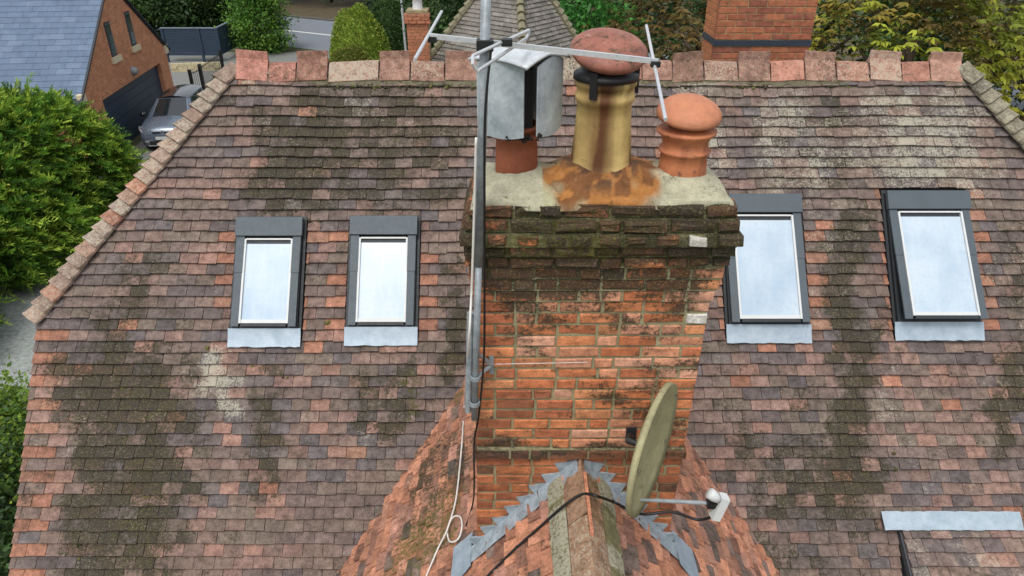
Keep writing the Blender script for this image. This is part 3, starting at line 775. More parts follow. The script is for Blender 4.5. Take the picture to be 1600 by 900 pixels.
# chimney pots
def lathe_obj(name, c, prof, mat, parent, colf, n=44, axis=None, st=(.2, .14, .03)):
    g = MB(); g.lathe(c, prof, n, colf, axis, st); return g.build(name, mat, parent, smooth=True)
hx, hy, hr = POTS[0]; zb = flat(hx, hy - .1) - .03
pot = empty('chimney_pot', (hx, hy, zb), 'short red clay chimney pot under a square metal cowl', 'chimney pot')
red = lambda a, z: tuple(v * (.82 + .25 * math.sin(a * 1 + 4.2) ** 2 - (.2 if z < .06 else 0)) for v in lin(152, 64, 46))
H0 = CZ - .985 - zb
lathe_obj('pot_body', pot.location, [(.102, -.02), (.106, 0), (.104, H0 * .5), (.1, H0 * .72), (.115, H0 * .74), (.116, H0 * .8), (.106, H0 * .82), (.1, H0 * .9), (.118, H0 * .93), (.12, H0 * .985), (.112, H0), (.09, H0), (.088, H0 * .6)], M_POT, pot, red)
# cowl: two curved front plates leaving a dark slot, back plates and a domed lid
cz0, cz1 = CZ - 1.0, CZ - .685
cow = MB(); ang = math.radians(52); ux = Vector((math.cos(ang), math.sin(ang), 0)); uy = Vector((-math.sin(ang), math.cos(ang), 0)); cc = Vector((hx + .012, hy, 0)); cc.x -= .0; hs_ = .128
def plate(mb, a, b, z0, z1, bulge, zarc=0, t=.006, nn=8):
    a = Vector(a); b = Vector(b); nrm = (b - a).cross(Vector((0, 0, 1))).normalized(); vs = []
    for k in range(nn + 1):
        u = k / nn; p = a + (b - a) * u + nrm * bulge * math.sin(math.pi * u)
        zt = z1 + zarc * math.sin(math.pi * u)
        for h in (0, .5, 1): vs.append((p.x, p.y, z0 + (zt - z0) * h + (-.02 * math.sin(math.pi * u) if h == 0 else 0)))
    nv = len(vs); fs = [(k * 3 + h, (k + 1) * 3 + h, (k + 1) * 3 + h + 1, k * 3 + h + 1) for k in range(nn) for h in (0, 1)]
    vs2 = [(v[0] - nrm.x * t, v[1] - nrm.y * t, v[2]) for v in vs]
    fs += [tuple(j + nv for j in f[::-1]) for f in fs]
    fs += [(0, 1, nv + 1, nv), (1, 2, nv + 2, nv + 1), (nn * 3 + 1, nn * 3, nv + nn * 3, nv + nn * 3 + 1), (nn * 3 + 2, nn * 3 + 1, nv + nn * 3 + 1, nv + nn * 3 + 2)]
    mb.add(vs + vs2, fs)
q = lambda a, b: cc + ux * a * hs_ + uy * b * hs_
M_COWL = plain('cowl_metal', lin(204, 212, 214), .5, 0, .16, 7, .06, rgb2=lin(140, 152, 158))
cowl = None
plates = [((q(-1.12, .86)), (q(-1.02, -.72)), .02), ((q(-.3, -1.22)), (q(1.22, -1.05)), .02), ((q(1.15, -.8)), (q(1.15, 1.0)), .015), ((q(1.0, 1.15)), (q(-1.0, 1.15)), .015)]
plates[0] = (q(-1.3, .95), q(-1.08, -1.02), .012); plates[1] = (q(-.62, -1.3), q(1.2, -1.12), .012)
gi = MB(); gi.box((hx - .075, hy - .075, cz0 + .0), (hx + .075, hy + .075, cz1 - .03)); cowl = gi.build('slot_shade_box', M_BLACK, pot)  # black box added inside, stands in for the shade in the slot
for a, b, bl in plates:
    g = MB(); plate(g, a, b, cz0, cz1, bl, .03); g.build('cowl_plate', M_COWL, pot, smooth=False)
vs = []; nn = 12
for j in range(nn + 1):
    for i in range(nn + 1):
        a = i / nn * 2 - 1; b = j / nn * 2 - 1; p = q(a * 1.32, b * 1.32)
        vs.append((p.x, p.y, cz1 + .012 + .038 * (1 - .5 * a * a - .5 * b * b) + .03 * (1 - abs(a)) * (b < 0) * (-b) * .6))
fs = [(j * (nn + 1) + i, j * (nn + 1) + i + 1, (j + 1) * (nn + 1) + i + 1, (j + 1) * (nn + 1) + i) for j in range(nn) for i in range(nn)]
nv = len(vs); vs += [(v[0], v[1], v[2] - .012) for v in vs]; fs += [tuple(k + nv for k in f[::-1]) for f in fs]
w_ = nn + 1; rim = [i for i in range(w_)] + [j * w_ + nn for j in range(1, w_)] + [nn * w_ + i for i in range(nn - 1, -1, -1)] + [j * w_ for j in range(nn - 1, 0, -1)]
fs += [(rim[(k + 1) % len(rim)], rim[k], rim[k] + nv, rim[(k + 1) % len(rim)] + nv) for k in range(len(rim))]
mk('cowl_lid', vs, fs, plain('white_cowl_lid', lin(220, 225, 227), .4, .1, .1, 9, .06, rgb2=lin(170, 178, 182)), pot, smooth=True)
g = MB()
for k in range(26): tuft(g, cc + Vector((random.uniform(-.06, .1), -.14 + random.uniform(-.03, .03), cz0 - .006 + random.uniform(-.015, .02))), Vector((0, -.4, .9)).normalized(), random.uniform(.006, .016))
g.c = [lin(40, 34, 28)] * len(g.v); g.build('nest_debris', M_TILE, pot, kind='stuff')

zb = flat(mx_, my_ - .15) - .03
pot2 = empty('chimney_pot', (mx_, my_, zb), 'tall rust stained buff chimney pot with red domed cap', 'chimney pot')
H = CZ - .765 - zb
def buff(a, z):
    t = z / H; s = vnoise(a * 2.2 + 9, t * 1.2, 51); w = abs((a - 4.55 + math.pi) % (2 * math.pi) - math.pi)
    k = max(0, 1 - w / .7) * (.75 + .7 * vnoise(a * 5, t * 2, 52)); k = max(k, max(0, (s - .48) * 2.6)); k = max(k, .85 * max(0, 1 - t / .13)); k = min(1, k)
    w2 = abs((a - 5.35 + math.pi) % (2 * math.pi) - math.pi); k *= (1 if w2 > .4 else .6)
    a_ = lin(206, 168, 104); b_ = lin(96, 50, 26); c = tuple(p * (1 - k) + q_ * k for p, q_ in zip(a_, b_))
    if t > .86 and vnoise(a * 3, 4, 53) > .45: c = tuple(v * .5 for v in c)
    return c
lathe_obj('pot_body', pot2.location, [(.15, -.03), (.158, 0), (.16, H * .05), (.152, H * .065), (.148, H * .12), (.142, H * .3), (.136, H * .45), (.132, H * .6), (.13, H * .74), (.141, H * .76), (.142, H * .82), (.134, H * .84), (.138, H * .91), (.146, H * .93), (.148, H * .985), (.14, H), (.11, H), (.105, H * .7)], M_POT, pot2, buff, 56)
for k in range(3):
    a = math.radians(-118 + 120 * k); g = MB(); c = Vector((mx_ + .143 * math.cos(a), my_ + .143 * math.sin(a), CZ - .765)); tn = Vector((-math.sin(a), math.cos(a), 0)); rd = Vector((math.cos(a), math.sin(a), 0))
    g.obox(c - tn * .018 - Vector((0, 0, .075)), tn * .036, rd * .012, (0, 0, .12)); g.build('bracket', M_BLACK, pot2)
lathe_obj('collar', (mx_, my_, CZ - .765), [(.13, -.012), (.155, -.006), (.152, .02), (.12, .03), (.118, .06), (0, .06)], M_BLACK, pot2, lambda a, z: lin(30, 28, 28))
capax = Vector((.06, -.34, 1)).normalized(); cp = atY(952, 77, my_ - .01)
capc = lambda a, z: lin(150, 90, 84)
lathe_obj('dome_cap', cp, [(0, -.03), (.1, -.045), (.165, -.034), (.18, -.012), (.178, .004), (.16, .022), (.125, .038), (.08, .05), (.035, .056), (0, .057)], clay('old_painted_metal', .45, .5, .45, 1), pot2, capc, 48, capax, (.3, .26, 0))
g = MB(); p0 = Vector((mx_, my_, CZ - .71)); g.tube([p0, cp - capax * .03], .05, 12); g.build('cap_stem', M_BLACK, pot2)

rx, ry, rr_ = POTS[2]; zb = flat(rx, ry - .12) - .035
pot3 = empty('chimney_pot', (rx, ry, zb), 'squat orange clay chimney pot with mushroom cap at the right end of the stack', 'chimney pot')
pot3['label'] = 'squat orange clay chimney pot with smooth mushroom shaped clay cap'
H = CZ - 1.0 - zb; org = lambda a, z: tuple(v * (1.02 - .12 * (z < .05)) for v in (lin(186, 94, 62) if vnoise(a * 2, z * 8, 56) > .35 else lin(166, 80, 54)))
lathe_obj('pot_body', pot3.location, [(.118, -.03), (.12, 0), (.115, H * .3), (.113, H * .5), (.124, H * .53), (.126, H * .58), (.114, H * .6), (.11, H * .72), (.12, H * .84), (.142, H * .92), (.144, H * .97), (.128, H * 1.0), (.1, H * 1.03), (.09, H * 1.03)], M_POT, pot3, org)
g = MB()
lathe_obj('cap_neck', (rx + .006, ry, zb + H), [(.088, -.02), (.09, .02), (.104, .04), (.106, .075), (.1, .08)], M_POT, pot3, lambda a, z: lin(150, 78, 54))
cx3 = atY(1078, 180, ry).x
lathe_obj('mushroom_cap', (cx3 - .006, ry, CZ - .945), [(0, -.01), (.13, -.012), (.152, -.002), (.156, .014), (.148, .036), (.125, .06), (.09, .08), (.045, .09), (0, .093)], M_POT, pot3, lambda a, z: lin(190, 106, 80), axis=Vector((.04, -.16, 1)).normalized(), st=(.16, .24, .02))

# ------------------------------------------------------------------ lead flashing at the foot of the chimney, and the gable's ridge
yf = 3.2
M_STEP = plain('stepped_lead', lin(178, 190, 198), .5, .15, .2, 16, .3, rgb2=lin(112, 122, 128))
def steps(side):
    """stepped lead flashing climbing the chimney face along the roof line"""
    vs = []; top = []; bot = []; x = .03; k = 0; xe = (.63 if side < 0 else .6)
    zr = lambda d: ZG - d * TG
    nst = 8; w = (xe - .03) / nst
    g = MB()
    for i in range(nst):
        d0 = .03 + i * w; d1 = d0 + w
        P = [(d0, zr(d0) - .03), (d1, zr(d1) - .03), (d1, zr(d1) + .05), (d1 + .045, zr(d0) + .05 + random.uniform(-.006, .006)), (d0, zr(d0) + .07)]
        t = .006 + .0008 * (i % 2)
        a = [(XG + side * d, yf - t - random.uniform(0, .002), z) for d, z in P]; b = [(p[0], yf + .004, p[2]) for p in a]
        m = len(a); ring = [(j, (j + 1) % m, m + (j + 1) % m, m + j) for j in range(m)]
        g.add(a + b, [tuple(range(m))] + ring)
    # the dressed fold onto the tiles
    n = 16; v2 = []
    for i in range(n + 1):
        d = .02 + (xe + .02) * i / n
        for off, zz in ((0, .1), (.05, .082), (.11, .074)):
            v2.append((XG + side * d, yf - off - random.uniform(0, .006), zr(d) + zz * .9 + random.uniform(-.004, .004)))
    g.add(v2, [(i * 3 + j, i * 3 + j + 1, i * 3 + j + 4, i * 3 + j + 3) for i in range(n) for j in range(2)])
    g.build('step_flashing', M_STEP, chimney)
steps(-1); steps(1)
# lead soakers running down the roof at both corners
for side, xe in ((-1, -.235), (1, 1.02)):
    d0 = abs(xe - XG); g = MB(); n = Vector((side * sG, 0, cG)); v = Vector((side * cG, 0, -sG)); O = Vector((XG, 0, ZG)); vs = []
    for i in range(9):
        t = i / 8; s = d0 / cG - .02 + (.2 if side < 0 else .24) * t
        for y in (3.33, 3.24, 3.13 - .05 * t, 3.06 - .06 * t):
            vs.append(O + v * s + Vector((0, y, 0)) + n * (.048 + random.uniform(-.003, .003)))
    fs = [(i * 4 + j, i * 4 + j + 1, i * 4 + j + 5, i * 4 + j + 4) for i in range(8) for j in range(3)]
    nv = len(vs); g.add(vs + [p - n * .004 for p in vs], fs + [tuple(k + nv for k in f[::-1]) for f in fs]); g.build('lead_soaker', M_LEAD, chimney, smooth=True)
# angle ridge tiles on the gable, laid towards the camera
yy = yf - .012; i = 0
while yy > GY0 + .1:
    L = .42; y0 = yy - L; h0, h1 = .05 + .012 * (i % 2), .062 + .012 * (i % 2); fl = .15; vs = []; fs = []; m = 9
    for j in range(5):
        t = j / 4; y = yy - L * t
        for lay in (0, 1):
            for k in range(m):
                q_ = (k / (m - 1) - .5) * 2; r_ = abs(q_); sg = 1 if q_ > 0 else -1
                rnd = (.0 if i == 0 else .02)
                x = XG + sg * r_ * fl * cG; z = ZG + .016 + h0 + (h1 - h0) * t - r_ * fl * sG - rnd * (1 - r_) ** 2 - .016 * lay
                vs.append((x + random.uniform(-.002, .002), y, z + random.uniform(-.002, .002)))
    for j in range(4):
        o = j * 2 * m
        for k in range(m - 1): fs += [(o + k, o + k + 1, o + 2 * m + k + 1, o + 2 * m + k), (o + m + k, o + 3 * m + k, o + 3 * m + k + 1, o + m + k + 1)]
        fs += [(o, o + 2 * m, o + 3 * m, o + m), (o + m - 1, o + 2 * m - 1, o + 4 * m - 1, o + 3 * m - 1)]
    for o in (0, 8 * m):
        for k in range(m - 1): fs.append((o + k, o + k + 1, o + m + k + 1, o + m + k))
    ss = [(.25, .28, .46 if p[0] > XG + .005 else .16) for p in vs] if i == 0 else [(.2, .45, .2)] * len(vs)
    mk('ridge_tile', vs, fs, M_TILE, parts['g'], lin(150, 108, 80), ss)
    yy = y0 - .006; i += 1
g = MB(); a = atY(912, 772, 3.0); g.obox((XG + .004, 2.62, ZG + .045), (.018, 0, 0), (0, .44, 0), (0, 0, .035), lin(190, 102, 68), (.05, .2, 0)); g.build('clay_fillet', M_TILE, parts['g'])
for side in (-1, 1):                                   # mortar bedding strips white with lichen
    vs = []; n = 60; cs = []; ss = []
    nn_ = Vector((side * sG, 0, cG)); v = Vector((side * cG, 0, -sG)); O = Vector((XG, 0, ZG))
    for k in range(n + 1):
        y = 3.17 - (3.17 - GY0 - .1) * k / n
        for s, h in ((.10, .046), (.15, .054 + random.uniform(-.004, .004)), (.235 + random.uniform(-.012, .012), .05), (.25, .026)):
            vs.append(O + v * s + nn_ * h + Vector((0, y, 0))); cs.append(lin(112, 104, 72)); ss.append((.2, .62 if vnoise(y * 5, side * 3, 71) > .4 else .3, .26))
    fs = [(k * 4 + j, k * 4 + j + 1, k * 4 + j + 5, k * 4 + j + 4) for k in range(n) for j in range(3)]
    mk('ridge_mortar', vs, fs, M_CEM, parts['g'], cs, ss)

# ------------------------------------------------------------------ rear chimney behind the ridge
zt = CZ - .6; chr_ = .075; Y2 = 9.0; x0, x1 = 2.45, 3.6
g = MB(); g.box((x0 + .01, Y2 + .01, 3.2), (x1 - .01, Y2 + .6, zt - 4 * chr_), lin(170, 150, 110)); g.box((x0 - .022, Y2 - .022, zt - 4 * chr_ + .001), (x1 + .022, Y2 + .632, zt + .3), lin(176, 152, 110))
rear = g.build('chimney_stack', M_MORT, house); tag(rear, 'broad clean orange brick chimney rising behind the main ridge')
for i in range(-4, 18):
    o = .03 if i < 4 else 0; z1 = zt - i * chr_ - .004; z0 = z1 - chr_ + .01; x = x0 - o; k = i % 2
    a = x0 - o
    while a < x1 + o - .02:
        w = .105 if (a == x0 - o and k) else .215; b = min(a + w, x1 + o)
        if x1 + o - b < .05: b = x1 + o
        vs, fs = brick(a, b, Y2 - o, Y2 - o + .1, z0, z1, .004, .0015)
        col = random.choice([lin(196, 104, 62), lin(186, 94, 58), lin(200, 112, 70), lin(168, 82, 60)]) if i < 4 else random.choice([lin(160, 76, 58), lin(146, 72, 60), lin(168, 84, 60)])
        mk('brick', vs, fs, M_BRICK, rear, vary(col, .85, 1.1), (.02, .14, 0)); a = b + .01
sb = MB()
for i in range(-4, 18):
    o = .03 if i < 4 else 0; z1 = zt - i * chr_ - .004; z0 = z1 - chr_ + .01
    for s_ in 'lr':
        yy = Y2 - o + .11
        while yy < Y2 + .58:
            y2 = min(yy + (.1 if (i + int(yy * 10)) % 2 else .205), Y2 + .61 + o); aa, bb = (x0 - o, x0 - o + .08) if s_ == 'l' else (x1 + o - .08, x1 + o)
            vs, fs = brick(aa, bb, yy, y2, z0, z1, .004, .0015, s_); sb.add(vs, fs, vary(lin(188, 98, 62), .8, 1.1), (.02, .14, 0)); yy = y2 + .01
sb.build('side_bricks', M_BRICK, rear, kind='stuff')
g = MB(); z = atY(1200, 67, Y2).z; g.box((x0 - .012, Y2 - .012, z - .035), (x1 + .012, Y2 + .612, z + .03)); g.build('lead_band', plain('dark_lead', lin(58, 66, 78), .5, .3), rear)

# ------------------------------------------------------------------ aerial
mt = atY(761, -60, 3.02); mb0 = atY(741, 655, 3.1)
aer = empty('tv_aerial', mb0, 'galvanised aerial mast with silver boom and rods strapped to the chimney', 'aerial')
dirm = (mt - mb0); mp = lambda t: mb0 + dirm * t
def tubeobj(name, pts, r, mat, parent, n=10):
    g = MB(); g.tube(pts, r, n); return g.build(name, mat, parent, smooth=False)
g = MB(); g.tube([mp(0), mp(.42)], .0175, 14); g.tube([mp(.42), mp(1)], .0205, 14); g.build('mast', M_GALV, aer, smooth=True)
tubeobj('mast_sleeve', [mp(.02) + Vector((-.035, .01, 0)), mp(.3) + Vector((-.035, .01, 0))], .017, M_GALV, aer)
bl = atY(672, 60, 3.12); br = atY(1028, 100, 2.96); ba = (br - bl)
g = MB(); up = Vector((0, 0, 1)); ay = ba.cross(up).normalized(); g.obox(bl - ay * .009, ba, ay * .018, up * .02); g.build('boom', M_ROD, aer)
for a, b in (((690, 18, 3.62), (648, 93, 2.72)), ((1010, 40, 3.5), (1040, 187, 2.4))):
    tubeobj('rod', [atY(*a), atY(*b)], .0068, M_ROD, aer)
n1 = atY(741, 86, 2.72); n2 = atY(748, 110, 2.68); f1 = atY(826, 47, 3.3); f2 = atY(822, 60, 3.3)
loop = [n1 + (f1 - n1) * .08, f1, (f1 + f2) * .5 + (f1 - n1).normalized() * .02, f2, n2 + (f2 - n2) * .08]; e1 = n1 + (f1 - n1) * -.02; e2 = n2 + (f2 - n2) * -.02
tubeobj('folded_dipole', spline([e1, loop[0]], 2)[:-1] + [loop[0], n1 + (f1 - n1) * .5, f1, loop[2], f2, n2 + (f2 - n2) * .5, loop[4], e2, (e1 + e2) * .5 - (f1 - n1).normalized() * .025, e1], .0068, M_ROD, aer)
for px, py, Y, s in ((758, 70, 3.02, .034), (792, 66, 3.0, .022), (676, 61, 3.12, .018), (1024, 100, 2.95, .018)):
    c = atY(px, py, Y); g = MB(); g.box(c - Vector((s, s, s * .6)), c + Vector((s, s, s * .6))); g.build('clamp', M_BLACK, aer)
# wall bracket: triangular arms to the brickwork, and lashing wire
for py in (548, 592):
    tubeobj('bracket_arm', [atY(742, py, 3.08), atY(768, 570, 3.19)], .011, M_GALV, aer, 8)
c = atY(768, 570, 3.19); g = MB(); g.box(c - Vector((.012, .004, .06)), c + Vector((.012, .0, .06))); g.build('wall_plate', M_GALV, aer)
tubeobj('lashing_wire', [atY(742, 569, 3.07), atY(775, 569, 3.185), atY(918, 566, 3.188)], .0014, M_ROD, aer, 6)
for py in (560, 628): 
    c = mp((655 - py) / 715 * .8 + .02); g = MB(); g.lathe(c, [(.03, -.012), (.03, .012), (.022, .012), (.022, -.012), (.03, -.012)], 12); g.build('clamp', M_GALV, aer)
# cables
def cable(name, pts, r, mat, label, n=6):
    g = MB(); P = spline(pts, 7); g.tube(P, r, 8); o = g.build(name, mat, None, smooth=True); return tag(o, label, 'cable')
def onG(px, py, h=.04):
    side = -1 if px < 908 else 1; n = Vector((side * sG, 0, cG)); return onp(px, py, Vector((XG, 0, ZG)) + n * h, n)
cable('cable', [mp(.86) + Vector((.027, -.03, 0)), atY(758, 180, 2.98), atY(757, 330, 2.99), atY(757, 450, 3.0), atY(756, 560, 3.05), atY(748, 650, 3.12), atY(741, 690, 3.15), atY(741, 760, 3.12), onG(738, 790, .05), onG(728, 822, .05)], .0055, M_BLACK, 'thin black cable running down the aerial mast to the roof')
wp = [atY(744, 215, 3.0), atY(741, 330, 3.02), atY(737, 450, 3.05), atY(731, 560, 3.1), onG(726, 625, .1), onG(722, 690, .06), onG(714, 770, .05), onG(706, 806, .05), onG(699, 828, .055), onG(703, 846, .055), onG(716, 842, .055), onG(722, 822, .06), onG(718, 807, .065), onG(706, 810, .07), onG(697, 832, .07), onG(684, 858, .05), onG(664, 905, .05), onG(640, 960, .05)]
cable('cable', wp, .006, M_WCABLE, 'white cable hanging beside the chimney and coiled on the orange tiles')
# ------------------------------------------------------------------ satellite dish
dc = atY(1022, 703, 2.84); top = atY(1046, 606, 2.9); bot = atY(1004, 799, 2.76)
dish = empty('satellite_dish', atY(1015, 700, 3.19), 'algae stained satellite dish with white receiver on the chimney face', 'satellite dish')
ax = (top - bot); hgt = ax.length / 2; ax.normalize(); vd = (CAM - dc).normalized()
sd = ax.cross(vd).normalized(); nrm = (sd * .975 + vd * .22); nrm = (nrm - ax * nrm.dot(ax)).normalized()
if nrm.x < 0: nrm = -nrm
wd = nrm.cross(ax).normalized(); hw_ = hgt * .92; vs = []; fs = []; nr, na = 9, 48
for lay in (0, 1):
    for i in range(nr + 1):
        for j in range(na):
            t = i / nr; a = 2 * math.pi * j / na
            vs.append(dc + ax * (hgt * t * math.sin(a)) + wd * (hw_ * t * math.cos(a)) + nrm * (.055 * (t * t - 1) - .022 * lay + (.008 if (i == nr and lay == 0) else 0)))
def G(l, i, j): return l * (nr + 1) * na + i * na + j % na
for i in range(nr):
    for j in range(na): fs += [(G(0, i, j), G(0, i + 1, j), G(0, i + 1, j + 1), G(0, i, j + 1)), (G(1, i, j), G(1, i, j + 1), G(1, i + 1, j + 1), G(1, i + 1, j))]
for j in range(na): fs.append((G(0, nr, j), G(1, nr, j), G(1, nr, j + 1), G(0, nr, j + 1)))
cs = [tuple(v * (.9 + .25 * vnoise(p.x * 9, p.z * 5, 81)) for v in lin(158, 148, 112)) for p in vs]
M_DISH = clay('stained_dish_paint', .7, .7, .3)
mk('reflector', vs, fs, M_DISH, dish, cs, [(.22 + .3 * (vnoise(p.x * 8, p.z * 4, 82) - .5), .16, .16) for p in vs], smooth=True)
arm0 = dc - ax * hgt * .86 - nrm * .03; arm1 = atY(1105, 786, 2.68)
tubeobj('feed_arm', [dc - ax * hgt * .5 - nrm * .06, arm0, arm0 + (arm1 - arm0) * .3, arm1], .011, M_GALV, dish)
lc = atY(1124, 792, 2.66); da = (dc - lc).normalized()
g = MB(); a_ = Vector((.28, .1, .95)).normalized(); b_ = Vector((.95, .05, -.28)).normalized(); c_ = a_.cross(b_)
g.obox(lc - a_ * .07 - b_ * .022 - c_ * .028, b_ * .044, c_ * .056, a_ * .14); g.build('receiver', M_WHITE, dish)
g = MB(); fh = atY(1116, 776, 2.66); g.lathe(fh, [(.012, -.03), (.02, -.028), (.028, .0), (.03, .03), (.026, .036), (0, .038)], 20, axis=Vector((-.75, .15, .6)).normalized()); g.build('feed_horn', M_WHITE, dish, smooth=True)
g = MB(); c = atY(1112, 787, 2.67); g.box(c - Vector((.025, .02, .018)), c + Vector((.025, .02, .018))); g.build('receiver_clamp', M_BLACK, dish)
bk = dc - nrm * .06; wl = Vector((bk.x - .0, 3.19, bk.z - .2))
tubeobj('mount', [bk, bk - nrm * .08, wl], .018, M_BLACK, dish); g = MB(); g.box(wl - Vector((.03, .002, .05)), wl + Vector((.03, .006, .05))); g.build('wall_plate', M_ALUD, dish)
cable('cable', [lc - a_ * .06, atY(1090, 812, 2.7), atY(1050, 800, 2.72), atY(1000, 803, 2.74), onG(962, 786, .1), onG(935, 776, .12), atY(911, 772, 2.9), onG(885, 787, .07), onG(845, 822, .05), onG(800, 862, .05), onG(750, 912, .05), onG(700, 962, .05)], .008, M_BLACK, 'thick black cable from the dish receiver crossing the gable ridge')
# ------------------------------------------------------------------ foliage builders
def leafquads(B, D, Lg, Wd, nrm=None):
    """diamond leaves: base B, direction D, length, width -> verts, quads"""
    n = len(B); D = D / np.linalg.norm(D, axis=1, keepdims=True)
    R = rng.normal(size=(n, 3)) if nrm is None else nrm + rng.normal(size=(n, 3)) * .45
    Sd = np.cross(D, R); Sd /= np.linalg.norm(Sd, axis=1, keepdims=True) + 1e-9
    Nn = np.cross(Sd, D); L = Lg[:, None]; w = Wd[:, None] * .5
    V = np.stack([B, B + D * L * .45 + Sd * w + Nn * L * .06, B + D * L - Nn * L * .08, B + D * L * .45 - Sd * w + Nn * L * .06], 1)
    return V.reshape(-1, 3), np.arange(n * 4).reshape(-1, 4)
def pickcols(pal, n, var=.18):
    p = np.array(pal)[rng.integers(0, len(pal), n)] * rng.uniform(1 - var, 1 + var, (n, 1)); return np.repeat(p, 4, 0)
def shell(n, c, r, power=.33, lo=0.55, zmin=-1.):
    """points in an ellipsoid shell with lumps"""
    d = rng.normal(size=(n * 2, 3)); d /= np.linalg.norm(d, axis=1, keepdims=True); d = d[d[:, 2] > zmin][:n]
    t = lo + (1 - lo) * rng.random((len(d), 1)) ** power
    lump = 1 + .12 * np.sin(d[:, :1] * 7 + c[0]) * np.cos(d[:, 1:2] * 6 + c[1]) + .1 * np.sin(d[:, 2:3] * 9 + d[:, :1] * 5)
    return np.array(c) + d * t * lump * np.array(r), d
def trunk_mesh(name, base, top, r, parent, limbs=5, spread=1.2):
    g = MB(); base = Vector(base); top = Vector(top)
    g.tube([base, base.lerp(top, .5) + Vector((r * .4, -r * .3, 0)), top], [r, r * .75, r * .35], 8)
    for i in range(limbs):
        a = 2.4 * i; s = base.lerp(top, .4 + .1 * (i % 4)); e_ = s + Vector((math.cos(a) * spread, math.sin(a) * spread, spread * .8)); g.tube([s, s.lerp(e_, .5) + Vector((0, 0, .15)), e_], [r * .45, r * .3, r * .1], 6)
    return g.build(name, M_BARK, parent, smooth=True, kind=None)
def broadleaf(name, c, r, label, cat, pal, ncl=130, per=70, size=.12, group=None, base=0., zmin=-.7, asp=.55, cl=.45, limbs=5):
    """tree or shrub: clusters of leaves round twig ends, inside an ellipsoid"""
    t = empty(name, (c[0], c[1], base), label, cat, group)
    C, d = shell(ncl, c, r, .4, .35, zmin); n = len(C)
    tint = rng.uniform(.7, 1.2, (n, 1)) * (np.array(pal)[rng.integers(0, len(pal), n)])
    B = np.repeat(C, per, 0) + rng.normal(size=(n * per, 3)) * cl * np.array([1, 1, .6]) * (np.array(r).mean() / 2.2) ** .5
    D = np.repeat(d, per, 0) * .7 + rng.normal(size=(n * per, 3)) * .7; D[:, 2] -= .15
    Lg = size * rng.uniform(.6, 1.3, n * per)
    V, Q = leafquads(B, D, Lg, Lg * asp, np.tile(np.array([0, -.2, 1.]), (n * per, 1)))
    cols = np.repeat(np.repeat(tint, per, 0) * rng.uniform(.75, 1.25, (n * per, 1)), 4, 0)
    fast('crown', V, Q, M_LEAF, t, np.clip(cols, 0, 1))
    trunk_mesh('trunk', (c[0], c[1], base), (c[0], c[1], c[2] + r[2] * .3), .05 + .035 * r[2], t, limbs, max(r[0], r[2]) * .5)
    return t
def palmate(name, c, r, label, pal, ncl=150, per=9, size=.2, base=0., group=None, zmin=-.6):
    """horse chestnut: fans of five drooping leaflets at the end of each twig"""
    t = empty(name, (c[0], c[1], base), label, 'tree', group)
    C, d = shell(ncl, c, r, .35, .5, zmin); n = len(C); pal = np.array(pal)
    ct = pal[rng.integers(0, len(pal), n)] * rng.uniform(.75, 1.2, (n, 1))
    Hc = np.repeat(C, per, 0) + rng.normal(size=(n * per, 3)) * np.array([.34, .34, .2]); hd = np.repeat(d, per, 0) + rng.normal(size=(n * per, 3)) * .5; hd[:, 2] = hd[:, 2] * .4
    hd /= np.linalg.norm(hd, axis=1, keepdims=True); hc = np.repeat(ct, per, 0) * rng.uniform(.75, 1.25, (n * per, 1))
    m = len(Hc); Bs = []; Ds = []; Ls = []; Cs = []
    sd = np.cross(hd, np.array([0, 0, 1.])); sd /= np.linalg.norm(sd, axis=1, keepdims=True) + 1e-9
    for k, a in enumerate((-1.5, -.8, 0, .8, 1.5)):
        Ds.append(hd * math.cos(a) + sd * math.sin(a) + np.array([0, 0, -.42])); Bs.append(Hc); Ls.append(np.full(m, size) * (1 - .16 * abs(a)) * rng.uniform(.8, 1.2, m)); Cs.append(hc * rng.uniform(.85, 1.15, (m, 1)))
    B = np.concatenate(Bs); D = np.concatenate(Ds); L = np.concatenate(Ls); Cc = np.concatenate(Cs)
    V, Q = leafquads(B, D, L, L * .36, np.tile(np.array([0, 0, 1.]), (len(B), 1)))
    fast('crown', V, Q, M_LEAF, t, np.repeat(np.clip(Cc, 0, 1), 4, 0))
    trunk_mesh('trunk', (c[0], c[1], base), (c[0], c[1], c[2] + r[2] * .4), .28, t, 9, r[0] * .55)
    return t
def fronds(O, Dr, Ln, pal, m=22, wid=.05, spr=.16):
    """feathery conifer sprays: twiglets either side of drooping axes"""
    n = len(O); Dr = Dr / np.linalg.norm(Dr, axis=1, keepdims=True); sd = np.cross(Dr, rng.normal(size=(n, 3))); sd /= np.linalg.norm(sd, axis=1, keepdims=True)
    fc = np.array(pal)[rng.integers(0, len(pal), n)] * rng.uniform(.7, 1.25, (n, 1)); Bs = []; Ds = []; Ls = []; Cs = []
    for k in range(m):
        t = (k + .5) / m; sg = 1 if k % 2 else -1
        P = O + Dr * (Ln * t)[:, None]; P[:, 2] -= Ln * .25 * t * t
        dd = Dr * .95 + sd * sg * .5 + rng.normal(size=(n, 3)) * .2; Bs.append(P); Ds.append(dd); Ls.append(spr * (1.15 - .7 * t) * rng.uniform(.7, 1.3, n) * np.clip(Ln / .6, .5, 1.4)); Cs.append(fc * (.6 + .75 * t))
    B = np.concatenate(Bs); D = np.concatenate(Ds); L = np.concatenate(Ls); C = np.concatenate(Cs)
    V, Q = leafquads(B, D, L, np.full(len(L), wid) * rng.uniform(.7, 1.3, len(L))); return V, Q, np.repeat(np.clip(C, 0, 1), 4, 0)

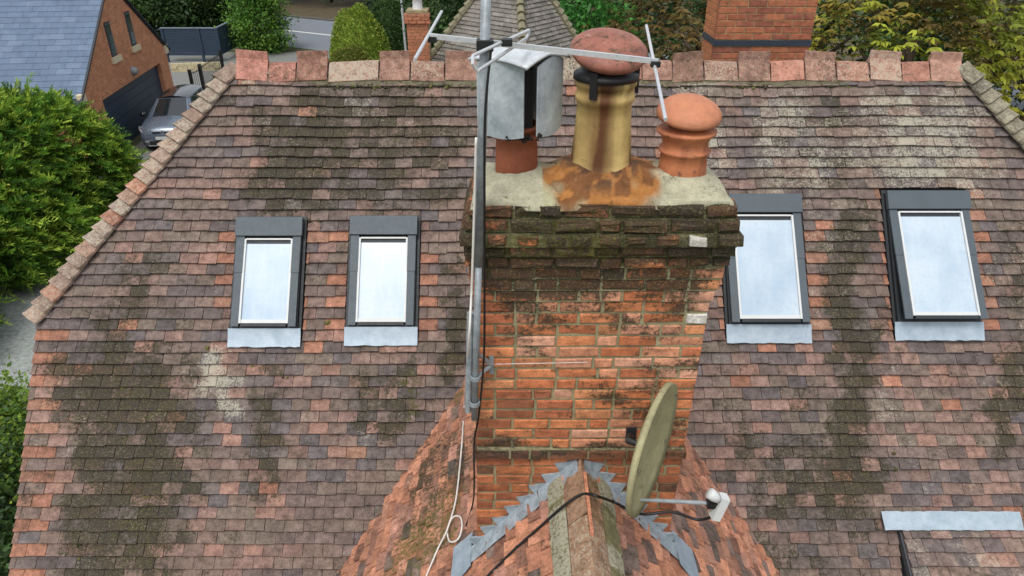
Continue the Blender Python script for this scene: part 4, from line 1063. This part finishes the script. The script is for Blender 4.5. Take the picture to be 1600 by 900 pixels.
# ------------------------------------------------------------------ ground, drive, road
M_GROUND = plain('rough_ground', lin(74, 84, 44), .95, 0, .4, .8, .4, rgb2=lin(62, 56, 40))
M_GRAVEL = plain('gravel', lin(176, 180, 178), .95, 0, .3, 12, .8, rgb2=lin(104, 112, 104))
M_ASPH = plain('asphalt', lin(122, 128, 136), .85, 0, .12, 9, .2, rgb2=lin(104, 110, 118))
M_PAVE = plain('block_paving', lin(130, 132, 128), .9, 0, .2, 10, .3, rgb2=lin(104, 106, 102))
M_PAINT = plain('road_paint', lin(222, 222, 218), .7)
def sheet(name, poly, z, mat):
    return tag(mk(name, [(p[0], p[1], z) for p in poly], [tuple(range(len(poly)))], mat), kind='structure')
sheet('ground', [(-250, -120), (250, -120), (250, 350), (-250, 350)], 0, M_GROUND)
sheet('driveway', [(-13.5, 21.8), (-8, 21.8), (-8, 43), (-22, 43), (-22, 32.5), (-14.4, 32.5)], .008, M_PAVE)
sheet('gravel_path', [(-16, 3), (-9.2, 3), (-8.9, 12), (-9.4, 21.79), (-12, 21.79), (-12.4, 14), (-16, 12)], .012, M_GRAVEL)
a = atZ(440, 47, 0); b = atZ(530, 57, 0); rd = (b - a); rd.z = 0; rd.normalize(); rn = Vector((-rd.y, rd.x, 0))
def strip(name, o0, o1, z, mat, l0=-90, l1=90): return sheet(name, [a + rd * l0 + rn * o0, a + rd * l1 + rn * o0, a + rd * l1 + rn * o1, a + rd * l0 + rn * o1], z, mat)
strip('road', -4.2, 4.4, .016, M_ASPH)
strip('road_line', -.09, .09, .02, M_PAINT)
g = MB(); P = a + rd * -90 + rn * 4.4; g.obox(P, rd * 180, rn * .25, (0, 0, .12)); o = g.build('kerb', plain('kerb_stone', lin(90, 88, 82), .9), None); tag(o, kind='structure')
strip('verge', 4.66, 14, .03, plain('leafy_bank', lin(96, 82, 56), .95, 0, .3, 1.5, .5, rgb2=lin(60, 54, 38)))

# ------------------------------------------------------------------ brick garage house
A2 = Vector((-13.75, 23.0, 0)); B2 = Vector((-14.65, 31.4, 0)); wdir = (B2 - A2).normalized(); GW = (B2 - A2).length; grz = math.atan2(wdir.y, wdir.x)
gar = empty('garage_building', A2, 'new orange brick garage building with blue slate roof and tall slit windows', 'building', rz=grz)
GE, GP, GD = 2.5, 5.5, 9.0; Mi = Matrix.Rotation(-grz, 3, 'Z'); wn = Vector((wdir.y, -wdir.x, 0))
def gw(px, py): p = Mi @ (onp(px, py, A2, wn) - A2); return p.x, p.z
def lbox(name, a, b, mat, parent=gar): g = MB(); g.box(a, b); return g.build(name, mat, parent, local=True)
M_GBR = brickmat('garage_brick', lin(212, 138, 98), lin(192, 112, 78), lin(206, 172, 136)); M_NAVY = plain('navy_paint', lin(42, 58, 76), .5, 0, .12, 3, .05); M_STONE = plain('cream_stone', lin(214, 200, 168), .8); M_DGLASS = plain('dark_glass', lin(40, 62, 58), .12, 0, .3, 2, 0, coat=.5)
dx0, dz0 = gw(160, 156); dx1, dz1 = gw(250, 99); dz = max(1.95, min(2.15, (dz0 + dz1) / 2)); dx0 = max(.6, dx0)
g = MB(); t = .22
def lwall(x0, x1, z0, z1): g.box((x0, 0, z0), (x1, t, z1))
lwall(0, dx0, 0, GE); lwall(dx1, GW, 0, GE); lwall(dx0, dx1, dz, GE)
p = [(0, GE), (GW, GE), (GW / 2, GP)]; g.add([(x, 0, z) for x, z in p] + [(x, t, z) for x, z in p], [(0, 1, 2), (5, 4, 3), (0, 3, 4, 1), (1, 4, 5, 2), (2, 5, 3, 0)])
g.box((0, t, 0), (t, GD, GE - .05)); g.box((GW - t, t, 0), (GW, GD, GE - .05)); g.box((t, GD - t, 0), (GW - t, GD, GE))
g.build('wall', M_GBR, gar, local=True)
for k in range(6):
    h = dz / 6; o = lbox('door_panel', (dx0, .16, k * h + .006), (dx1, .2, (k + 1) * h - .006), M_NAVY)
sl = math.hypot(GW / 2 + .3, (GP - GE) * (GW / 2 + .3) / (GW / 2)); sa = math.atan2(GP - GE, GW / 2)
M_SLATE = plain('blue_slate', lin(98, 118, 142), .6, 0, .12, 2.5, .15, rgb2=lin(74, 92, 114)); SLM = [plain('blue_slate_b', lin(90, 110, 134), .55, 0, .12, 2.5, .15, rgb2=lin(78, 96, 118)), plain('blue_slate_c', lin(106, 124, 146), .6, 0, .12, 2.5, .15, rgb2=lin(84, 102, 124)), M_SLATE, M_SLATE]; M_DARKG = plain('dark_gutter', lin(34, 40, 50), .5)
g = MB()
for s in (-1, 1):
    ex = -.3 if s < 0 else GW + .3; ez = GE - .3 * math.tan(sa)
    q = [(GW / 2, -.05, GP), (GW / 2, GD, GP), (ex, GD, ez), (ex, -.05, ez)]; g.add(q + [(x, y, z - .1) for x, y, z in q], [(0, 1, 2, 3), (7, 6, 5, 4), (0, 4, 5, 1), (1, 5, 6, 2), (2, 6, 7, 3), (3, 7, 4, 0)])
groof = g.build('roof', M_DARKG, gar, local=True)
sme = {}
rows = int(sl / .255); vdir = Vector((-math.cos(sa), 0, -math.sin(sa))); ndir = Vector((-math.sin(sa), 0, math.cos(sa)))
for r in range(rows):
    for k in range(14):
        y0 = -.07 + k * .5 - (.25 if r % 2 else 0); y1 = min(y0 + .494, 6.8); y0 = max(y0, -.07)
        if y1 - y0 < .1: continue
        Pt = Vector((GW / 2, 0, GP)) + vdir * (r * .255); vs = []
        for y in (y0, y1):
            for (s_, h) in ((-.02, .008), (.262 + random.uniform(-.003, .003), .02), (.262, .006)): vs.append(Pt + vdir * s_ + ndir * (h + random.uniform(0, .003)) + Vector((0, y, 0)))
        mk('slate', vs, [(0, 1, 4, 3), (1, 2, 5, 4), (0, 2, 1), (3, 4, 5)], random.choice(SLM), groof, local=True)
g = MB(); g.tube([(GW / 2, -.08, GP + .02), (GW / 2, GD, GP + .02)], .09, 8); g.build('ridge', M_SLATE, groof, local=True)
for s in (-1, 1):
    ex = -.3 if s < 0 else GW + .3; ez = GE - .3 * math.tan(sa); g = MB(); d = Vector((ex - GW / 2, 0, ez - GP))
    g.obox((GW / 2, -.09, GP - .02), d, (0, .07, 0), (0, 0, .07)); g.build('verge_trim', M_DARKG, groof, local=True)
    g = MB(); g.tube([(ex - .02 * -s, -.05, ez - .03), (ex - .02 * -s, GD, ez - .03)], .06, 8); g.build('gutter', M_DARKG, gar, local=True)
    xx = -.18 if s < 0 else GW - .18; lbox('kneeler_stone', (xx, -.06, GE - .32), (xx + .36, .1, GE + .02), M_STONE)
for (tx, ty, bx, by) in ((166, 34, 179, 88), (197, 18, 210, 71)):
    x0, z1 = gw(tx, ty); x1, z0 = gw(bx, by); xc = (x0 + x1) / 2; ww = .26; z1 = min(z1, GE + (GP - GE) * (1 - abs(xc - GW / 2) / (GW / 2)) - .35)
    w = lbox('window', (xc - ww, -.004, z0), (xc + ww, .012, z1), M_DARKG); 
    o = lbox('frame', (xc - ww + .04, -.02, z0 + .04), (xc + ww - .04, -.005, z1 - .04), M_ALU, w); lbox('pane', (xc - ww + .09, -.03, z0 + .09), (xc + ww - .09, -.021, z1 - .09), M_DGLASS, w)
    lbox('sill', (xc - ww - .12, -.09, z0 - .2), (xc + ww + .12, .05, z0 - .006), M_STONE, w)
lx, lz = gw(207, 111); g = MB(); g.lathe((lx, -.02, lz), [(.0, .16), (.12, .13), (.17, .04), (.16, -.06), (.08, -.14), (0, -.15)], 16, axis=(0, -.4, .9)); g.build('wall_lamp', M_GALV, gar, smooth=True, local=True)

# ------------------------------------------------------------------ parked car
car = empty('parked_car', (-12.6, 26.9, .01), 'grey blue hatchback with black roof parked by the garage door', 'car', rz=math.atan2(wdir.y, wdir.x) + math.pi)
M_CAR = plain('blue_grey_car_paint', lin(98, 112, 128), .3, .25, .04, 3, 0, coat=.8); M_CARBLK = plain('black_car_gloss', lin(30, 32, 36), .2, 0, .1, 3, 0, coat=.6); M_CGL = plain('car_glass', lin(26, 34, 38), .06, 0, .2, 2, 0, coat=1); M_CHR = plain('chrome', lin(220, 224, 228), .2, .8, .05, 5, 0); M_TYRE = plain('tyre_rubber', lin(28, 28, 28), .9)
# stations along the body (x forward): x, half width, bottom z, shoulder z, centre top z
ST = [(2.06, .62, .3, .62, .66), (2.0, .76, .22, .7, .8), (1.8, .86, .2, .8, .92), (1.4, .89, .2, .9, .98), (.95, .9, .2, .96, 1.02), (.3, .9, .2, .98, 1.0), (-.6, .9, .2, 1.0, 1.02), (-1.4, .9, .2, 1.02, 1.04), (-1.85, .86, .25, 1.0, 1.04), (-2.04, .74, .34, .92, .98)]
vs = []; fs = []
for x, w, zb_, zs, zc in ST:
    half = [(w * .9, zb_), (w, zb_ + .18), (w * 1.0, (zb_ + zs) / 2 + .08), (w * .97, zs - .04), (w * .86, zs + .4 * (zc - zs)), (w * .45, zc - .01)]
    ring = [(y, z) for y, z in half] + [(0, zc)] + [(-y, z) for y, z in half[::-1]]; vs += [(x, y, z) for y, z in ring]
m = 13
for i in range(len(ST) - 1):
    for j in range(m): fs.append((i * m + j, i * m + (j + 1) % m, (i + 1) * m + (j + 1) % m, (i + 1) * m + j))
fs += [tuple(range(m))[::-1], tuple(range((len(ST) - 1) * m, len(ST) * m))]
mk('body', vs, fs, M_CAR, car, smooth=True, local=True)
# greenhouse: base and roof outlines
BA = [(.98, .66), (.85, .8), (-1.5, .8), (-1.9, .62)]; RO = [(.22, .5), (.15, .58), (-1.35, .58), (-1.62, .48)]; zb_, zt_ = .97, 1.5
def gh(px_, k): return (px_[0], px_[1] * k)
def quad(name, q, mat, t=.015):
    q = [Vector(p) for p in q]; n = (q[1] - q[0]).cross(q[2] - q[0]).normalized(); mk(name, [*q, *[p - n * t for p in q]], [(0, 1, 2, 3), (7, 6, 5, 4), (0, 4, 5, 1), (1, 5, 6, 2), (2, 6, 7, 3), (3, 7, 4, 0)], mat, car, local=True)
lerp = lambda a, b, t: tuple(p + (q - p) * t for p, q in zip(a, b))
ring_b = [(x, y, zb_) for x, y in BA] + [(x, -y, zb_) for x, y in BA[::-1]]; ring_r = [(x, y, zt_ - .03) for x, y in RO] + [(x, -y, zt_ - .03) for x, y in RO[::-1]]
mk('cabin', ring_b + ring_r, [(i, (i + 1) % 8, 8 + (i + 1) % 8, 8 + i) for i in range(8)], M_CAR, car, local=True)
vs = []; n = 8
for i in range(n + 1):
    x = .24 - (1.9) * i / n
    for j in range(n + 1):
        q = j / n * 2 - 1; w = .59 - .09 * max(0, abs(i / n - .5) * 2 - .6); vs.append((x, q * w, zt_ + .06 - .075 * q * q - .09 * (i / n - .45) ** 2))
mk('roof', vs + [(v[0], v[1], v[2] - .04) for v in vs], [(i * 9 + j, i * 9 + j + 1, (i + 1) * 9 + j + 1, (i + 1) * 9 + j) for i in range(n) for j in range(n)], M_CARBLK, car, smooth=True, local=True)
fb = [(.985, -.6, 1.0), (.985, .6, 1.0), (.27, .47, zt_ - .04), (.27, -.47, zt_ - .04)]; quad('windscreen', [(p[0] + .012, p[1], p[2] + .01) for p in fb], M_CGL)
for s in (-1, 1):
    for a_, b_ in ((.03, .5), (.53, .93)):
        B0 = (.8, s * .8, 1.02); B1 = (-1.48, s * .8, 1.04); R0_ = (.12, s * .585, zt_ - .05); R1_ = (-1.33, s * .585, zt_ - .05)
        q = [lerp(B0, B1, a_), lerp(B0, B1, b_), lerp(R0_, R1_, b_), lerp(R0_, R1_, a_)]; q = [(x, y + s * .015, z) for x, y, z in q]
        quad('side_window', q if s > 0 else q[::-1], M_CGL)
    g = MB(); g.lathe((.78, s * .99, 1.04), [(0, -.08), (.09, -.06), (.11, 0), (.08, .06), (0, .075)], 10); g.build('mirror', M_CARBLK, car, smooth=True, local=True)
    g = MB(); g.add([(2.0, s * .34, .68), (1.98, s * .72, .7), (1.8, s * .845, .78), (1.72, s * .84, .87), (1.9, s * .6, .82), (2.015, s * .34, .74)], [(0, 1, 2, 3, 4, 5)]); v = g.v; g.add([(p[0] + .03, p[1] * 1.015, p[2] + .012) for p in v[:6]], [(0, 1, 2, 3, 4, 5)] if s > 0 else [(5, 4, 3, 2, 1, 0)])
    for k in range(6): g.f.append((k, (k + 1) % 6, 6 + (k + 1) % 6, 6 + k))
    g.build('headlight', M_CHR, car, local=True)
    g = MB(); g.obox((2.045, s * .5 - .14, .36), (.02, 0, 0), (0, .28, 0), (0, 0, .07)); g.build('fog_lamp_trim', M_CHR, car, local=True)
    for x in (1.3, -1.3):
        w = MB(); w.lathe((x, s * .8, .33), [(.2, -.1), (.31, -.1), (.33, -.06), (.33, .08), (.31, .11), (.2, .11)], 24, axis=(0, s, 0)); wo_ = w.build('wheel', M_TYRE, car, local=True, smooth=False)
        w = MB(); w.lathe((x, s * .8, .33), [(.21, .085), (.18, .1), (.05, .085), (0, .1)], 12, axis=(0, s, 0)); w.build('rim', M_GALV, wo_, local=True)
g = MB(); g.obox((2.02, -.34, .64), (.035, 0, 0), (0, .68, 0), (0, 0, .09)); g.build('grille', M_CARBLK, car, local=True)
g = MB(); g.obox((2.03, -.5, .28), (.045, 0, 0), (0, 1.0, 0), (0, 0, .13)); g.build('lower_grille', M_CARBLK, car, local=True)
g = MB(); g.obox((2.02, -.55, .225), (.07, 0, 0), (0, 1.1, 0), (0, 0, .035)); g.build('bumper_trim', M_CHR, car, local=True)
g = MB(); dm = [(0, .1), (.065, 0), (0, -.1), (-.065, 0)]
o_ = [(2.066, y, .7 + z) for y, z in dm]; i_ = [(2.07, y * .5, .7 + z * .55) for y, z in dm]; g.add(o_ + i_ + [(2.05, y, .7 + z) for y, z in dm], [(k, (k + 1) % 4, 4 + (k + 1) % 4, 4 + k) for k in range(4)] + [(8 + k, 8 + (k + 1) % 4, (k + 1) % 4, k) for k in range(4)]); g.build('badge', M_CHR, car, local=True)
g = MB(); g.obox((2.07, -.26, .45), (.015, 0, 0), (0, .52, 0), (0, 0, .11)); g.build('number_plate', M_WHITE, car, local=True)

# ------------------------------------------------------------------ fence, gate rails, stone wall
fen = empty('board_fence', atZ(262, 97, 0), 'navy horizontal board fence with pale capping beyond the garage', 'fence')
fp = [atZ(262, 97, 0), atZ(318, 97, 0), atZ(347, 97, 0), atZ(376, 80, 0)]; FH = 1.75
for k in range(3):
    p0, p1 = fp[k], fp[k + 1]; d = p1 - p0; nn_ = Vector((-d.y, d.x, 0)).normalized()
    for j in range(10):
        g = MB(); g.obox(p0 + Vector((0, 0, .35 + j * .14)), d, nn_ * .025, (0, 0, .132)); g.build('board', M_NAVY, fen)
    g = MB(); g.obox(p0 + Vector((0, 0, FH)) - nn_ * .04, d, nn_ * .1, (0, 0, .05)); g.build('capping', plain('fence_cap', lin(120, 132, 142), .6), fen)
    g = MB(); g.obox(p0 - nn_ * .06, d.normalized() * .12, nn_ * .12, (0, 0, FH)); g.build('post', M_NAVY, fen)
sw = MB(); p0 = atZ(268, 113, 0); p1 = atZ(350, 110, 0); d = p1 - p0; nn_ = Vector((-d.y, d.x, 0)).normalized()
stw = empty('stone_wall', p0, 'low pale rubble stone wall below the navy fence', 'wall'); L = d.length; d.normalize()
g = MB(); g.obox(p0 + nn_ * .08, d * L, nn_ * .2, (0, 0, .4)); g.build('core', plain('earth_mortar', lin(120, 112, 92), .95), stw)
M_RUB = plain('rubble_stone', lin(196, 184, 150), .9, 0, .2, 3, .3)
for r in range(3):
    x = 0
    while x < L - .1:
        w = random.uniform(.22, .45); h = .135; q = [p0 + d * (x + .01) + Vector((0, 0, r * .14 + .004))]
        g = MB(); g.obox(q[0] + nn_ * random.uniform(-.02, .03), d * (min(w, L - x) - .02), nn_ * .12, (0, 0, h)); g.build('stone', M_RUB, stw); x += w
for i, (pa, pb, lb) in enumerate((((304, 149), (319, 141), 'short black iron railing behind the parked car'), ((319, 139), (350, 114), 'longer black iron railing running to the stone wall'))):
    p0 = atZ(*pa, 0); p1 = atZ(*pb, 0); d = p1 - p0
    rl = empty('iron_railing', p0, lb, 'railing')
    for t in (0, 1): g = MB(); c = p0 + d * t; g.box(c - Vector((.06, .06, 0)), c + Vector((.06, .06, 1.15))); g.build('post', M_BLACK, rl)
    for z in (.12, .95): tubeobj('rail', [p0 + Vector((0, 0, z)), p1 + Vector((0, 0, z))], .02, M_BLACK, rl, 6)
    nb = int(d.length / .14)
    for k in range(1, nb): tubeobj('bar', [p0 + d * (k / nb) + Vector((0, 0, .12)), p0 + d * (k / nb) + Vector((0, 0, 1.05))], .009, M_BLACK, rl, 5)
# ------------------------------------------------------------------ neighbouring steep roof, its chimney, lamp post
ap = atY(806, -90, 20.0); zE2 = 2.6; cor = [Vector((ap.x - 3.6, 20, zE2)), Vector((ap.x + .36, 16.4, zE2)), Vector((ap.x + 3.0, 20, zE2)), Vector((ap.x - .3, 23.8, zE2))]
nb_ = empty('neighbour_house', (ap.x, 20, 0), 'grey steep pyramid roofed house with mossy hips behind the ridge', 'house')
g = MB(); q = [c.lerp(Vector((ap.x, 20, zE2)), .12) for c in cor]; g.add([(c.x, c.y, 0) for c in q] + [(c.x, c.y, zE2 + .05) for c in q], [(3, 2, 1, 0), (4, 5, 6, 7)] + [(i, (i + 1) % 4, 4 + (i + 1) % 4, 4 + i) for i in range(4)]); g.build('wall', M_HBRICK, nb_)
g = MB(); rows = 46
for f in range(4):
    A_, B_ = cor[f], cor[(f + 1) % 4]; fn = (B_ - A_).cross(ap - A_).normalized()
    for r in range(rows):
        t0, t1 = r / rows, (r + 1) / rows; nn2 = max(2, int(18 * (1 - t0)))
        for k in range(nn2):
            u0, u1 = k / nn2, (k + 1) / nn2; lo0 = A_.lerp(B_, u0).lerp(ap, t0); lo1 = A_.lerp(B_, u1).lerp(ap, t0); hi0 = A_.lerp(B_, u0).lerp(ap, t1); hi1 = A_.lerp(B_, u1).lerp(ap, t1)
            c = vary(lin(126, 120, 112), .7, 1.15); h = .03 + random.uniform(-.006, .008)
            g.add([lo0 + fn * h, lo1 + fn * h, hi1 + fn * .006, hi0 + fn * .006, lo0, lo1], [(0, 1, 2, 3), (4, 5, 1, 0)], c, (.2, .16 + .1 * (random.random() < .3), .05 + .28 * (k < 1 or k == nn2 - 1)))
g.build('roof', M_TILE, nb_)
for c in cor:
    n_ = 26
    for k in range(n_):
        p = c.lerp(ap, k / n_); d = (ap - c) / n_; g = MB(); out = (c - Vector((ap.x, 20, zE2))).normalized(); g.tube([p + out * .05 + Vector((0, 0, .03)), p + d * 1.05 + out * .0 + Vector((0, 0, .02))], [.11, .085], 7, lin(130, 122, 96), (.2, .25, .34)); g.build('hip_tile', M_TILE, nb_)
cc_ = atY(656, 70, 19.0); g = MB(); x0 = cc_.x - .27; zt = atY(656, 14, 19).z; M_FB = M_BRICK
wing = MB(); wing.box((cc_.x - 1.2, 17.8, 0), (cc_.x + 1.0, 20.6, 2.4)); wing.build('wing_wall', M_HBRICK, nb_)
wing = MB(); q = [(cc_.x - 1.4, 17.6, 2.404), (cc_.x + 1.2, 17.6, 2.404), (cc_.x + 1.2, 20.8, 2.404), (cc_.x - 1.4, 20.8, 2.404), (cc_.x - 1.4, 19.2, 3.9), (cc_.x + 1.2, 19.2, 3.9)]
wing.add(q, [(3, 2, 1, 0), (0, 1, 5, 4), (2, 3, 4, 5), (0, 4, 3), (1, 2, 5)], lin(120, 104, 94), (.2, .2, .1)); wing.build('wing_roof', M_TILE, nb_)
g = MB(); g.box((x0 + .01, 18.76, 2.8), (x0 + .53, 19.25, zt), lin(150, 130, 100)); sc = g.build('chimney_stack', M_MORT, nb_)
i = 0; z = zt
while z > 3.5:
    o = .05 if i in (1, 2, 3) else 0; a_ = x0 - o; k = 0
    while a_ < x0 + .54 + o - .02:
        b_ = min(a_ + (.1 if (k == 0 and i % 2) else .2), x0 + .54 + o); vs, fs = brick(a_, b_, 18.75 - o, 18.9, z - .068, z, .004, .002)
        mk('brick', vs, fs, M_BRICK, sc, vary((lin(150, 136, 100) if i == 0 else lin(172, 92, 70)), .8, 1.1), (.15, .4 if i < 2 else .15, .1)); a_ = b_ + .01; k += 1
    z -= .078; i += 1
g = MB(); g.lathe((cc_.x, 19.0, zt), [(.13, 0), (.12, .1), (.12, .3), (.14, .31), (.14, .36), (.09, .36)], 16, lambda a, z: lin(205, 205, 205)); g.build('pot', M_POT, sc, smooth=True)
lp = atZ(634, 66, 0); lp = atY(634, 66, 36.0); post = empty('lamp_post', (lp.x, 36, 0), 'slim pale lamp post beside the dark clipped bush', 'lamp post')
tubeobj('pole', [(lp.x, 36, 0), (lp.x - .12, 36, 6.5)], [.07, .05], M_ROD, post); g = MB(); g.obox((lp.x - .24, 35.3, 6.5), (.24, 0, 0), (0, .75, 0), (0, 0, .1)); g.build('lamp_head', M_ALU, post)

# ------------------------------------------------------------------ hedge and trees
LEY = [lin(106, 144, 50), lin(136, 168, 62), lin(82, 122, 44), lin(160, 182, 72), lin(66, 100, 40)]
hed = empty('conifer_hedge', (-13.6, 17.0, 0), 'big feathery green conifer hedge along the gravel path', 'hedge')
def hedge_pts(n):
    P = []; D = []
    while len(P) < n:
        u = random.random()
        y = random.uniform(11.2, 21.6); lump = 1 + .16 * math.sin(y * 1.7) + .1 * math.sin(y * 3.9 + 1); endk = min(1, max(.0, (21.9 - y) / 1.4)) ** .5
        hw = 2.6; H_ = (3.1 + .35 * math.sin(y * 1.1 + .6)) * (.55 + .45 * endk); a_ = random.uniform(-.15, math.pi * .85)
        cx = -14.3; x = cx + hw * lump * endk * math.copysign(abs(math.cos(a_)) ** .7, math.cos(a_)); z = max(.1, H_ * abs(math.sin(a_)) ** .75) if a_ > 0 else random.uniform(.1, 1.2)
        P.append((x + random.gauss(0, .15), y + random.gauss(0, .15), z * random.uniform(.86, 1.03))); D.append((math.cos(a_) * .8 + random.gauss(.25, .25), random.gauss(-.4, .3), math.sin(a_) * .5 + .4 + random.gauss(0, .2)))
    return np.array(P), np.array(D)
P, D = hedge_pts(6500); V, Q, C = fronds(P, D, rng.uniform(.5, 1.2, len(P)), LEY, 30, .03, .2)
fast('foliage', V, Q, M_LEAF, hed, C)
vs = []; ny_, na_ = 20, 14                                          # solid dark core added against see-through, inner shade put into its colour
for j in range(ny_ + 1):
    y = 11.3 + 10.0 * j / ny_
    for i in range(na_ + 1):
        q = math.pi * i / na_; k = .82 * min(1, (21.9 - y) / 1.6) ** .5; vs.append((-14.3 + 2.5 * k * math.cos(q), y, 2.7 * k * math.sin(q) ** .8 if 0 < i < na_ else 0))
mk('inner_core', vs, [(j * 15 + i, j * 15 + i + 1, (j + 1) * 15 + i + 1, (j + 1) * 15 + i) for j in range(ny_) for i in range(na_)], plain('shaded_core', lin(52, 62, 30), .95, 0, .3, 4, .5), hed, smooth=True)
GR = [lin(96, 128, 44), lin(118, 148, 52), lin(82, 112, 40), lin(140, 160, 60)]; DK = [lin(52, 78, 36), lin(62, 90, 42), lin(44, 66, 32)]; YG = [lin(150, 156, 60), lin(126, 140, 52), lin(168, 164, 70)]
c = atZ(15, 300, 2.2); broadleaf('leafy_shrub', (c.x - 1.6, c.y - .3, 1.9), (.9, 1.0, 1.5), 'yellow green leafy shrub growing into the conifer hedge', 'shrub', YG, 90, 60, .13)
for i, (px, py, r, lb, pl) in enumerate(((4, 690, .8, 'bright green low bush beside the gravel path', GR), (2, 780, 1.0, 'mid green low bush below the tiled verge', GR + DK), (0, 890, 1.2, 'dark green low bush at the foot of the house', DK))):
    c = atZ(px, py, .5); broadleaf('low_bush', (c.x - .35, c.y, .55), (r, r * 1.2, .75), lb, 'bush', pl, 90, 60, .1, zmin=-.2, limbs=3)
broadleaf('laurel_bush', (atY(405, 32, 43).x, 43, 1.7), (1.25, 1.3, 2.5), 'bright green rounded bush between navy fence and road', 'bush', [lin(92, 134, 48), lin(112, 150, 56), lin(76, 116, 44)], 170, 80, .17, zmin=-.95)
for i, (px, Y, w, H_, lb, pl) in enumerate(((560, 37, 1.55, 3.3, 'yellow green clipped dome of topiary beside the road', [lin(126, 150, 50), lin(104, 132, 46), lin(146, 156, 62)]), (608, 40, 1.5, 3.2, 'dark green clipped bush behind the dome topiary', DK + [lin(70, 104, 44)]), (545, 33.5, 1.3, 2.0, 'brownish green clipped mound in front of the dome topiary', [lin(124, 130, 52), lin(116, 112, 56), lin(98, 116, 46)]))):
    x = atY(px, 60, Y).x; t = empty('topiary', (x, Y, 0), lb, 'topiary')
    n = 9000; d = rng.normal(size=(n, 3)); d /= np.linalg.norm(d, axis=1, keepdims=True); d[:, 2] = np.abs(d[:, 2]); k = rng.uniform(.93, 1.02, (n, 1)); P = np.array([x, Y, .0]) + d * k * np.array([w, w, H_]) * (1 + .03 * np.sin(d[:, :1] * 9))
    V, Q = leafquads(P, d * .6 + rng.normal(size=(n, 3)) * .6, rng.uniform(.08, .16, n), np.full(n, .07)); fast('foliage', V, Q, M_LEAF, t, pickcols(pl, n, .3))
    g = MB(); g.lathe((x, Y, 0), [(w * .93 * math.cos(q), H_ * .93 * math.sin(q)) for q in np.linspace(0, math.pi / 2, 9)], 20); g.build('inner_core', plain('topiary_core', tuple(v * .8 for v in pl[0]), .95, 0, .3, 5, .5), t, smooth=True)  # solid core added under the leaves so the topiary is not see-through
far = [(150, 46, 2.6, 4.4, 0), (235, 47, 2.6, 4.6, 1), (290, 46, 2.4, 4.0, 0), (340, 48, 2.4, 4.2, 1), (200, 55, 4, 7, 0), (330, 60, 4, 7, 1), (430, 66, 4, 6.5, 0), (520, 64, 4, 6.5, 1), (600, 62, 3.6, 6, 0), (690, 60, 3.6, 6, 1), (640, 45, 2.2, 3.0, 0), (700, 42, 2.2, 3.4, 1), (760, 60, 4, 7, 0), (80, 60, 4, 8, 1), (930, 56, 4, 7, 0), (1050, 52, 4, 7, 1)]
FL = ('dark evergreen tree in the belt beyond the road', 'mid green broadleaf tree in the belt beyond the road', 'dark leafy shrub behind the navy fence', 'dark shrub standing by the small neighbouring chimney')
for px, Y, r, H_, k in far:
    x = atY(px, 20, Y).x; near = Y < 49
    lb = FL[2] if near and px < 400 else FL[3] if near else FL[k]
    broadleaf('dark_shrub' if near else 'broadleaf_tree', (x, Y, H_ * .52), (r, r, H_ * .52), lb, 'shrub' if near else 'tree', (DK if k == 0 else [lin(66, 92, 42), lin(58, 80, 38), lin(78, 100, 46)]), 130, 60, .26, group={FL[0]: 'evergreens beyond the road', FL[1]: 'broadleaf trees beyond the road', FL[2]: 'shrubs behind the navy fence', FL[3]: 'shrubs by the neighbouring chimney'}[lb])
broadleaf('bright_shrub', (atY(925, 22, 22).x, 22, 3.4), (1.25, 1.2, 2.4), 'bright green shrub beside the grey pyramid roof', 'shrub', [lin(70, 134, 52), lin(86, 150, 60), lin(58, 112, 46)], 110, 70, .17)
OL = [lin(104, 96, 46), lin(94, 80, 42), lin(116, 94, 48), lin(78, 78, 38)]; YL = [lin(152, 158, 54), lin(172, 170, 62), lin(126, 138, 48), lin(104, 90, 46), lin(150, 134, 58)]
palmate('chestnut_tree', (5.6, 21.5, 3.7), (3.4, 2.4, 3.6), 'brown tinged chestnut tree behind the broad rear chimney', OL, 120, 13, .24)
palmate('chestnut_tree', (9.9, 18.6, 3.9), (3.0, 2.2, 3.1), 'yellowing chestnut tree close behind the ridge end', YL, 115, 17, .26)
palmate('chestnut_tree', (17.0, 23.5, 4.6), (3.2, 2.4, 3.2), 'olive chestnut tree beyond the mossy bonnet hip', OL + YL, 110, 13, .24)
for i, (x, Y, r, H_) in enumerate(((5, 30, 4.5, 8), (12, 29, 4.5, 8.5), (19, 29, 4.5, 8), (0, 36, 4, 6.4), (24, 24, 4, 7), (14.5, 13.2, 1.6, 1.6))):
    if i < 5: broadleaf('broadleaf_tree', (x, Y, H_ * .5), (r, r * .8, H_ * .5), 'dark leafy tree in the shade behind the chestnuts', 'tree', DK, 150, 60, .26, group='dark trees behind the chestnuts')
    else: broadleaf('low_bush', (x, Y, .8), (r, r, .9), 'dark bush at the back corner below the bonnet hip', 'bush', DK, 80, 50, .12)
